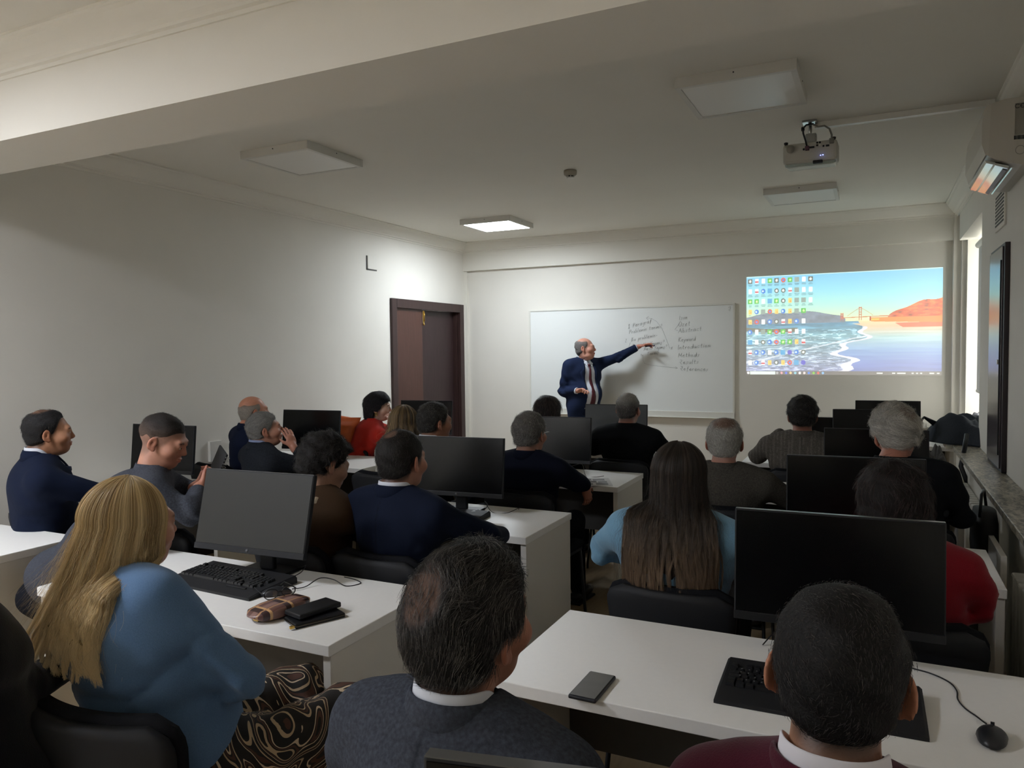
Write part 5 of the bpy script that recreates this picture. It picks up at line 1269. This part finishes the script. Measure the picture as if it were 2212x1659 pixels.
# patterned skirt
def skirt():
    m = bpy.data.materials.new('swirl_print'); m.use_nodes = True; nt = m.node_tree; nd = nt.nodes; ln = nt.links; b = nd['Principled BSDF']; b.inputs['Roughness'].default_value = .8
    tc = nd.new('ShaderNodeTexCoord'); n = nd.new('ShaderNodeTexNoise'); n.inputs['Scale'].default_value = 4.0; n.inputs['Distortion'].default_value = 2.2; n.inputs['Detail'].default_value = 1.0
    ln.new(tc.outputs['Object'], n.inputs['Vector']); mm = nd.new('ShaderNodeMath'); mm.operation = 'MULTIPLY'; mm.inputs[1].default_value = 6; fr_ = nd.new('ShaderNodeMath'); fr_.operation = 'FRACT'
    ln.new(n.outputs['Fac'], mm.inputs[0]); ln.new(mm.outputs[0], fr_.inputs[0]); cr = nd.new('ShaderNodeValToRGB'); cr.color_ramp.interpolation = 'CONSTANT'; e = cr.color_ramp.elements
    e[0].position = 0; e[0].color = (*hexc('#14100e'), 1); e[1].position = .45; e[1].color = (*hexc('#b09a7c'), 1)
    for p_, c_ in ((.60, '#14100e'), (.72, '#4a2c1e'), (.84, '#1a1411'), (.92, '#c9b498')): k = e.new(p_); k.color = (*hexc(c_), 1)
    ln.new(fr_.outputs[0], cr.inputs['Fac']); ln.new(cr.outputs['Color'], b.inputs['Base Color'])
    F = Field((-.5, -.35, .02), (.75, .8, .72), .016); f, s = P['fwd'], P['side']; up_ = np.array([0, 0, 1.])
    h = P['hip']; F.ell(h, (.20, .19, .13), k=.05)
    for q in (-1, 1): F.cap(h+s*.1*q, h+f*.42+s*(.12*q+.10), .105, .085, k=.06); F.cap(h+f*.42+s*(.12*q+.10), np.array([0, 0, .09])+f*.40+s*(.17*q+.12), .085, .12, k=.08)
    F.cap(np.array([0, 0, .35])+f*.25+s*.16, np.array([0, 0, .12])+f*.30+s*.20, .15, .20, k=.1)
    F.wobble(lambda X, Y, Z: .008*np.sin(40*X+22*Z)*np.sin(26*Y+13*Z)+.006*np.sin(60*X+30*Y+8*Z)); F.cut((0, 0, -1), -.05)
    link('skirt', F.mesh('skirt', relax=2), T, m)
skirt(); chair(-1.655, 1.31, 8, 'black visitor chair behind the blonde woman, cut by the bottom left edge')
T, P = person('person', 'man with thinning dark hair in a grey wool jacket, nearest in the middle', (-.632, 1.13, 1.17), yaw=-6, look=(-12, 4, 4), lean=.06, g=1.16, sw=.205, kind='jacket', cloth='#40444d', cmat=M_tw, skin='#a9765e', hs=1.06, fine=.004, cf=.008,
  hair=dict(style='short', col='#1c1a18', th=.016, cols=SP[:3]+['#1d1b19', '#2a2725', '#242120'], n=15000, len=.026, lift=.18, mess=.28, rad=.00036, bald=[((-.18, -.80, .50), 27, .6)], fade=.8, top=.012, amp=.0035, fq=42), elb=[(-.93, 1.17, .80), (-.40, 1.20, .80)], wri=[(-.85, 1.42, .76), (-.56, 1.42, .74)])
seat_chair(P, -6, 'black visitor chair hidden under the man in the grey wool jacket', 0, -.02)
T, P = person('person', 'young man with cropped dark hair, burgundy sweater and white collar, nearest at right', (-.045, 1.17, 1.17), yaw=-4, look=(2, -6, 3), earout=.15, lean=.04, g=1.0, sw=.18, kind='knit', cloth='#4d1a2a', skin='#b08064', hs=1.02, fine=.004, cf=.008, collar='#e0dde2',
  hair=dict(style='short', col='#141211', th=.011, cols=['#191614', '#241f1b', '#100f0e', '#39302a'], n=13000, len=.008, lift=.25, mess=.4, rad=.00030, fade=.85, amp=.002, fq=60), elb=[(-.34, 1.25, .82), (.24, 1.25, .82)])
seat_chair(P, -4, 'black visitor chair hidden under the man in burgundy', 0, -.02)
T, P = person('person', 'person in black at the left bottom corner, mostly outside the frame', (-2.03, 1.0, 1.20), yaw=-5, look=(-5, 0, 0), base=(-1.86, .96), elb=[(-2.3, 1.0, .86), (-1.88, 1.10, .84)], wri=[(-2.2, 1.2, .8), (-2.0, 1.32, .80)], g=1.5, sw=.205, kind='knit', cloth='#0c0d12', skin='#b98a74', female=True, collar=None, fine=.008, cf=.012,
  hair=dict(style='bob', col='#6b3f28', cols=['#7a4a30', '#5c3520'], n=2500, len=.05, th=.018, down=.12, mess=.6, rad=.0005))
# --- row behind the first desks
T, P = person('person', 'crew-cut man in a dark grey blazer leaning forward over a notepad', (-3.03, 2.47, 1.235), yaw=-42, look=(-62, -22, 0), base=(-3.33, 2.14), g=1.38, sw=.215, kind='jacket', cloth='#43464e', cmat=M_tw, skin='#b98670', hs=1.03, fine=.0042, cf=.009, collar=None,
  hair=dict(style='short', shl=([-.16, -.10, -.055, -.03, -.004, .012, .03, .05, .075, .098, .14], [-.01, -.0, .01, .015, .02, .02, .03, .05, .07, .072, .078]), col='#57483f', top_col='#221e1c', th=.004, cols=['#4b403a', '#2c2623'], n=3500, len=.006, lift=.5, mess=.4, rad=.0003, fade=.55), elb=[(-3.22, 2.80, .90), (-2.76, 2.38, .94)], wri=[(-3.06, 2.68, .985), (-2.86, 2.52, 1.02)], shz=-.01, hands=[(0, dict(dir=(.5, .8, .35), pal=(.6, -.2, .3), world=True, thumb=-1, curl=.9, res=.007)), (1, dict(dir=(-.1, .9, .35), pal=(-.8, -.2, .3), world=True, thumb=1, curl=.9, res=.007))], legs=True)
chair(-3.05, 2.665, -6, 'black visitor chair of the crew-cut man')
t = thing('notepad', 'dark spiral notepad held by the crew-cut man', 'notepad', (-2.89, 2.66, 1.085), math.radians(-30)); 
MB().box(-.07, .07, -.005, .005, -.06, .10, b=.003, rot=(-.35, .25, 0)).build('cover', M_blk2, t)
for k in range(9): MB().tube([(.066, .010*math.cos(q), -.045+k*.016+.004*math.sin(q)) for q in np.linspace(0, 2*PI, 10)], .0013, 5, caps=False).build('spiral_ring', M_steel, t, rot=(-.35, .25, 0))
T, P = person('person', 'balding man in a navy suit and tie, in profile at the left edge', (-3.93, 2.50, 1.235), yaw=-30, look=(-32, -1, 0), base=(-4.0, 2.50), g=1.3, sw=.205, kind='jacket', cloth='#141c30', skin='#b08063', hs=1.0, fine=.0042, cf=.010, open_front=[(1.0, .04), (.88, .035), (.76, .03), (.62, .025)],
  hair=dict(style='short', col='#1b1a1b', th=.010, cols=DK, n=3500, len=.012, lift=.35, mess=.3, rad=.0004, fade=.7, bald=[((0, -.22, 1), 30, .75)], hl=([-.16, -.10, -.055, -.03, -.004, .012, .03, .045, .06, .075, .14], [-.085, -.078, -.066, -.052, .004, -.008, .02, .070, .085, .10, .11])), elb=[(-4.18, 2.72, .88), (-3.66, 2.62, .90)], wri=[(-3.98, 2.95, .84), (-3.50, 2.86, .86)])
def tie(P, T, col, st=.93, en=.35, wd=.03, side_=0.):
    ax, sp, F = P['ax'], P['spine'], P['F']; rows = []
    def surf(z_, dx):
        for o in np.arange(.32, -.05, -.004):
            p = P['hip']+sp*P['L']*z_+ax[1]*o+ax[0]*(dx+side_); ii = [min(np.searchsorted(F.ax[c], p[c]), len(F.ax[c])-1) for c in range(3)]
            if F.D[ii[0], ii[1], ii[2]] < .004: return p
        return p
    for k in range(11):
        t = k/10; w_ = .012+wd*t; z_ = st+(en-st)*t; c = surf(z_, 0)+ax[1]*.004
        rows.append([tuple(c+ax[0]*a+ax[1]*b_) for a, b_ in ((-w_, -.004), (-w_*.6, .005), (0, .008), (w_*.6, .005), (w_, -.004), (0, -.008))])
    m = mat('tie_'+col[1:], col, .5, .3, noise=.15, nscale=120); loft(rows, 'tie', m, T); k0 = surf(st, 0)
    MB().lathe([(0, .018), (.016, .014), (.018, -.004), (.012, -.02), (0, -.022)], n=12).build('tie_knot', m, T, loc=tuple(k0+ax[1]*.004))
tie(P, T, '#1a2440', st=.93, en=.2)
chair(-4.02, 2.665, -4, 'black visitor chair of the balding man in the navy suit')
T, P = person('person', 'young man with curly dark hair in a brown coat, behind a monitor', (-2.224, 2.66, 1.139), yaw=-16, look=(-22, -20, -4), lean=.04, g=.94, sw=.17, kind='coat', cloth='#3a2a1c', skin='#b38c76', fine=.006, cf=.012, collar=None,
  hair=dict(style='short', col='#15110f', th=.026, cols=DK[:2]+['#120f0e'], n=5000, len=.026, lift=.55, mess=1.0, rad=.0004, amp=.006, fq=70, top=.02), elb=[(-2.46, 2.80, .86), (-1.97, 2.80, .88)], wri=[(-2.34, 3.04, .80), (-2.07, 3.02, .86)])
seat_chair(P, -10, 'black visitor chair of the curly-haired man', 0, .04)
r5 = MB()
for k in range(9): 
    a = -1.2+k*.3; r5.lathe([(0, .026), (.02, .02), (.03, 0), (.02, -.02), (0, -.026)], n=10, c=(P['S'][0]+.13*math.sin(a), P['S'][1]-.10*math.cos(a), P['S'][2]+.03))
r5.build('fleece_collar', mat('fleece', '#8d7f6a', .95, .1, noise=.2, nscale=90, bump=.4), T)
T, P = person('person', 'man with a small bald patch in a navy suit at the middle desk', (-1.817, 2.67, 1.179), yaw=-6, look=(-6, -2, 0), lean=.02, g=1.14, sw=.205, kind='jacket', cloth='#131a2c', skin='#b47f68', hs=1.05, fine=.005, cf=.009,
  hair=dict(style='short', col='#1d1a18', th=.009, cols=['#2d2926', '#1f1c1a', '#3f3a36'], n=5000, len=.012, lift=.4, mess=.4, rad=.0004, fade=.85, bald=[((-.05, -.55, .84), 17, .55)]), elb=[(-2.11, 2.72, .85), (-1.49, 2.80, .85)], wri=[(-2.0, 2.97, .82), (-1.54, 3.04, .80)])
seat_chair(P, -4, 'black visitor chair of the man in navy at the middle desk', 0, .03)
T, P = person('person', 'woman with very long straight brown hair in a light blue top', (-.644, 2.72, 1.175), yaw=-4, look=(4, 0, 3), lean=.03, g=1.25, sw=.20, kind='knit', cloth='#6c93ad', skin='#c09a85', female=True, collar=None, fine=.006, cf=.009,
  hair=dict(style='long', col='#2a1f18', cols=['#3a3028', '#2b241f', '#4a3e33', '#1f1a17'], tipcol='#86705a', length=.43, phm=112, n=9000, locks=120, flare=.012, back=.02, pull=.01, rad=.00045), elb=[(-.96, 2.78, .86), (-.33, 2.80, .86)], wri=[(-.82, 2.98, .80), (-.46, 2.99, .80)])
seat_chair(P, -3, 'black visitor chair of the woman with very long hair', .02, .06)
T, P = person('person', 'dark-haired person in a red sweater behind the large monitor', (.056, 2.76, 1.127), yaw=6, look=(5, -6, -3), lean=.06, g=1.3, sw=.20, kind='knit', cloth='#7d121e', skin='#a5765c', female=True, collar=None, fine=.007, cf=.010,
  hair=dict(style='bob', col='#17110f', cols=['#1f1613', '#120e0c', '#3a201a'], n=3500, len=.04, th=.026, down=.10, mess=.35, amp=.004, lift=.15, rad=.0005, top=.01), elb=[(-.20, 2.78, .86), (.30, 2.72, .84)], wri=[(-.10, 2.98, .80), (.12, 2.92, .74)])
seat_chair(P, 4, 'black visitor chair of the person in the red sweater', .0, .0)
# --- row behind the second desks
T, P = person('person', 'bald older man in a navy jacket by the left wall', (-4.33, 4.36, 1.19), yaw=-20, look=(-30, 2, 0), lean=.08, g=1.1, sw=.19, kind='jacket', cloth='#131a2e', skin='#b97f65', fine=.007, cf=.012, collar=None,
  hair=dict(style='short', col='#8d857b', th=.006, cols=GR, n=1000, len=.010, bald=[((0, -.1, 1), 78, 1), ((0, .8, .6), 60, 1)], rad=.0005))
T2, P2 = T, P
chair(-4.42, 4.22, -6, 'black visitor chair of the bald man by the left wall')
T, P = person('person', 'grey-haired man in a dark checked blazer holding a hand to his face', (-3.852, 3.98, 1.104), yaw=-22, look=(-40, 8, 0), lean=-.04, shz=.01, g=1.08, sw=.185, kind='jacket', cloth='#24272d', cmat=M_tw, skin='#b1806a', hs=1.02, fine=.0042, cf=.010, collar='#7f8aa8',
  hair=dict(style='short', col='#6f6d69', th=.012, cols=GR+['#45433f'], n=3500, len=.022, lift=.2, mess=.25, rad=.0005, fade=.4, bald=[((-.4, -.8, .3), 16, .35)], comb=(0, -1, -.5)), elb=[(-3.97, 4.26, .84), (-3.52, 4.18, .82)], wri=[(-3.75, 4.4, .82), (-3.665, 4.05, .985)],
  hands=[(1, dict(dir=(-.45, .05, .9), pal=(-.85, .3, -.2), world=True, thumb=1, curl=.35, res=.006))])
seat_chair(P, -14, 'black visitor chair of the grey man holding his face', 0, 0)
T, P = person('person', 'woman with streaked brown hair beside the woman in red', (-3.02, 4.48, 1.13), yaw=-6, look=(-6, -4, 0), lean=.10, g=.95, sw=.165, kind='knit', cloth='#b9b6ae', skin='#c09a85', female=True, collar=None, fine=.007, cf=.012,
  hair=dict(style='long', col='#4a3b28', cols=['#6b573a', '#574630', '#8a7350', '#3d3122', '#a58d62'], length=.15, phm=115, n=2600, locks=60, flare=.035, back=.0, rad=.0009))
seat_chair(P, -6, 'black visitor chair of the woman with streaked brown hair')
T, P = person('person', 'man with greying dark hair and a bald swirl, right of the brown-haired woman', (-2.594, 4.2, 1.176), yaw=-18, look=(-30, -2, 2), lean=.08, g=1.0, sw=.185, kind='jacket', cloth='#1a1d24', skin='#a9785f', hs=1.03, fine=.006, cf=.012,
  hair=dict(style='short', col='#262422', th=.013, cols=SP[:3]+DK, n=3500, len=.02, lift=.3, mess=.8, rad=.0005, fade=.6, bald=[((-.45, -.75, .35), 18, .55)], comb=(.5, -.3, -.6)))
seat_chair(P, -10, 'black visitor chair of the man with the bald swirl')
T, P = person('person', 'grey-haired man with glasses in a dark navy suit, arms folded', (-1.881, 4.13, 1.135), yaw=-4, look=(-6, 0, 0), lean=.02, g=1.12, sw=.21, kind='jacket', cloth='#0e1220', skin='#a9745c', hs=1.03, fine=.0055, cf=.010, collar=None,
  hair=dict(style='short', col='#55524f', th=.016, cols=GR+['#45423f'], n=4500, len=.02, lift=.4, mess=.7, rad=.0005, fade=.5, amp=.003), elb=[(-2.16, 4.14, .85), (-1.58, 4.18, .85)], wri=[(-2.04, 4.35, .86), (-1.63, 4.38, .80)], hands=[(1, dict(dir=(.2, .3, -.9), pal=(-.8, .4, 0), world=True, thumb=1, curl=.5, res=.008))])
gt = MB().tube([tuple(P['H']+P['Rh']@np.array(q)) for q in ((.086, -.03, .0), (.084, .03, .012), (.076, .098, .010))], .0018, 6); gt.tube([tuple(P['H']+P['Rh']@np.array(q)) for q in ((-.076, .098, .010), (-.05, .115, .01), (0, .118, .012), (.05, .115, .01), (.076, .098, .010))], .0016, 6); gt.build('spectacles', M_steel, T)
seat_chair(P, -3, 'black visitor chair of the grey man with folded arms', .02, .03)
T, P = person('person', 'old man with a bald crown and white hair in a grey tweed jacket', (-.734, 4.15, 1.129), yaw=2, look=(6, -2, 0), lean=.02, g=1.15, sw=.215, kind='jacket', cloth='#47443f', cmat=M_tw, skin='#ab705a', hs=1.07, fine=.005, cf=.010, collar=None,
  hair=dict(style='short', col='#8f8d88', th=.012, cols=['#b3b0a9', '#8e8b86', '#cfccc4', '#6f6d69'], n=6000, len=.014, lift=.3, mess=.4, rad=.0004, bald=[((0, -.42, .9), 40, .85)], fade=.4), elb=[(-1.0, 4.15, .82), (-.36, 4.22, .80)])
seat_chair(P, 2, 'black visitor chair of the man in grey tweed', 0, .02)
T, P = person('person', 'white-haired man in a black jacket leaning to the right', (.086, 4.07, 1.218), yaw=-12, look=(16, -8, -10), lean=.08, g=1.18, sw=.215, kind='jacket', cloth='#15171a', skin='#a9705c', hs=1.10, fine=.005, cf=.010, collar=None, shx=-.06,
  hair=dict(style='short', col='#99968f', th=.020, cols=WH, n=9000, len=.032, lift=.12, mess=.28, rad=.00042, bald=[((.45, -.75, .5), 24, .5)], amp=.004, comb=(.8, -.5, -.6), combtop=(-.6, -.6, 0)), elb=[(-.20, 4.06, .86), (.36, 4.0, .86)], wri=[(-.10, 4.3, .80), (.33, 4.27, .80)])
seat_chair(P, -8, 'black visitor chair of the white-haired man')
t = thing('shoulder_bag', 'black shoulder bag hanging beside the arm of the white-haired man', 'bag', (.485, 4.30, .56)); loft([[(.06*math.copysign(abs(math.cos(a))**.6, math.cos(a))*s, .13*math.sin(a)*s, z) for a in np.linspace(0, 2*PI, 20, endpoint=False)] for z, s in ((0, .5), (.01, .85), (.12, 1), (.22, .95), (.28, .8), (.29, .3))], 'bag_body', mat('bag_black', '#17181a', .6), t)
MB().tube([(-.03, -.10, .26), (-.02, -.06, .36), (.0, .03, .37), (.02, .10, .26)], .007, 8).build('handle', M_blk, t)
# --- row behind the third desks
T, P = person('person', 'dark-haired woman in a bright red sweater resting her chin on her hand', (-3.985, 5.50, 1.145), yaw=-36, look=(-66, -2, 4), lean=.26, g=1.25, sw=.185, kind='knit', cloth='#b52c22', skin='#c6a08c', female=True, collar=None, fine=.0045, cf=.009, brow='#1a1210', base=(-4.20, 5.34), belly=.03,
  hair=dict(style='bob', col='#121013', cols=['#17151a', '#0e0d10', '#2a2a30'], n=3500, len=.030, th=.020, down=.06, mess=.15, lift=.08, rad=.0005, ear=True, top=.02), elb=[(-4.02, 5.82, .87), (-3.74, 5.44, .84)], wri=[(-3.86, 5.74, .95), (-3.83, 5.46, .99)],
  hands=[(1, dict(dir=(-.1, .05, .95), pal=(-.9, .2, .1), world=True, thumb=-1, curl=1.25, res=.005, s=.92))])
for q in (1,): MB().tube([tuple(P['H']+P['Rh']@np.array((q*.086, -.004+.010*math.cos(a), -.044+.012*math.sin(a)))) for a in np.linspace(0, 2*PI, 16)], .0042, 7, caps=False).build('earring', M_brass, T)
chair(-4.12, 5.53, -14, 'black visitor chair of the woman in red')
chair(-3.62, 5.53, -4, 'empty-looking black chair back right of the woman in red')
T, P = person('person', 'person with smooth dark bobbed hair behind the monitor, below the speaker', (-2.28, 5.35, 1.155), yaw=-4, look=(-4, 0, 0), lean=.06, g=1.0, sw=.18, kind='jacket', cloth='#101114', skin='#b98a74', female=True, fine=.007, cf=.012, collar=None,
  hair=dict(style='bob', col='#1b1616', cols=['#241c1b', '#171212', '#55473a'], n=2600, len=.06, th=.018, down=.10, mess=.06, lift=.04, rad=.0005))
seat_chair(P, -3, 'black visitor chair of the person with bobbed hair')
T, P = person('person', 'man with short grey hair in a black suit in front of the board', (-1.701, 5.55, 1.177), yaw=-2, look=(-4, -2, 0), lean=.04, g=1.12, sw=.22, kind='jacket', cloth='#111214', skin='#9c6450', hs=1.0, fine=.0055, cf=.010, collar=None,
  hair=dict(style='short', col='#4a4745', th=.009, cols=GR[:3]+['#3a3735'], top_col='#8a8782', n=3500, len=.012, lift=.35, mess=.3, rad=.0005, fade=.7), elb=[(-1.98, 5.57, .86), (-1.42, 5.59, .86)], necklen=.01)
seat_chair(P, -2, 'black visitor chair of the man in black in front of the board', 0, -.0)
T, P = person('person', 'man with wavy dark hair in a grey pinstripe jacket', (-.455, 5.52, 1.165), yaw=4, look=(10, -4, 0), lean=.05, g=1.12, sw=.22, kind='jacket', cloth='#5b5752', cmat=M_tw, cpat='pin', skin='#a9705c', hs=1.05, fine=.0055, cf=.010, collar=None,
  hair=dict(style='short', col='#211f1d', th=.018, cols=DK+['#4a4642'], n=4000, len=.024, lift=.4, mess=.9, rad=.0005, amp=.004, fade=.5), elb=[(-.76, 5.60, .86), (-.15, 5.60, .84)], wri=[(-.62, 5.86, 1.02), (-.2, 5.88, .82)])
seat_chair(P, 3, 'black visitor chair of the man in pinstripe')
# --- the speaker
T, P = person('person', 'standing bald speaker in a blue suit and dark red tie pointing at the board', (-3.095, 8.40, 1.645), yaw=-124, look=(-82, 4, -6), base=(-3.13, 8.38), g=1.3, sw=.205, kind='jacket', cloth='#1c2640', skin='#c08a76', hs=1.06, stand=True, hipz=.93, fine=.0042, cf=.009, belly=.05, beard='jowl',
  hair=dict(style='short', col='#6a6664', th=.007, cols=GR+['#4a4846'], n=2500, len=.012, lift=.2, mess=.2, rad=.0006, fade=.45, bald=[((0, .15, 1), 62, 1), ((0, .9, .4), 50, 1)]), trousers='#171d33', open_front=[(1.06, .045), (1.0, .05), (.92, .06), (.82, .068), (.72, .072), (.62, .075), (.52, .078), (.42, .08), (.32, .08), (.22, .08), (.12, .08), (.02, .08)], brow='#6a5a50',
  elb=[(-2.76, 8.58, 1.54), (-3.33, 8.26, 1.15)], wri=[(-2.53, 8.66, 1.665), (-3.10, 8.16, 1.165)], lift=(.03, 0), shz=.0,
  hands=[(0, dict(dir=(.90, .10, .25), pal=(.15, -.1, -.95), world=True, thumb=-1, curl=[.15, .35, .5, .5], res=.005, tout=.9, s=1.12, spread=1.8)), (1, dict(dir=(.92, -.25, .20), pal=(.1, -.45, -.8), world=True, thumb=1, curl=[.5, .7, .9, 1.0], res=.005))])
tie(P, T, '#4a1620', st=.96, en=.0, wd=.028); lapels(P, T, P['G'], '#1c2640', w0=.074)
for s_ in (-1, 1):
    c0, c1, c2, c3 = [surf_pt(P['F'], P, z_, s_*dx, .012) for z_, dx in ((1.06, .012), (.93, .030), (1.0, .062), (1.10, .055))]; up2 = P['ax'][1]*.006
    loft([[tuple(c0), tuple(c1), tuple(c2), tuple(c3)], [tuple(c0+up2), tuple(c1+up2), tuple(c2+up2), tuple(c3+up2)]], 'collar_point', M_shirt, T, False)
for k in (0, 1):
    d = nz(P['W'][k]-P['E'][k]); c = P['W'][k]-d*.052; a_ = nz(np.cross(d, [0, 0, 1])); b_ = np.cross(d, a_)
    rows = [[tuple(c+d*s+(a_*math.cos(q)+b_*math.sin(q))*r) for q in np.linspace(0, 2*PI, 20, endpoint=False)] for s, r in ((-.02, .034), (.035, .0375), (.038, .036), (.036, .033))]
    loft(rows, 'shirt_cuff', M_shirt, T)
MB().tube([tuple(P['W'][1]+nz((.92, -.25, .2))*.085+np.array([.004, .0, -.012])+.0125*np.array([0, math.cos(q), math.sin(q)])) for q in np.linspace(0, 2*PI, 14)], .002, 6, caps=False).build('finger_ring', M_steel, T)
t = thing('marker_pen', 'dark blue marker pen between the pointing fingers of the speaker', 'pen', tuple(P['base']+P['W'][0]+np.array([.125, .01, .0])), 0)
MB().tube([(-.02, 0, .004), (.065, .02, .012)], .0062, 10).build('pen_barrel', M_blue, t); MB().tube([(-.045, -.006, .0), (-.02, 0, .004)], .0066, 10).build('pen_cap', M_blk, t)
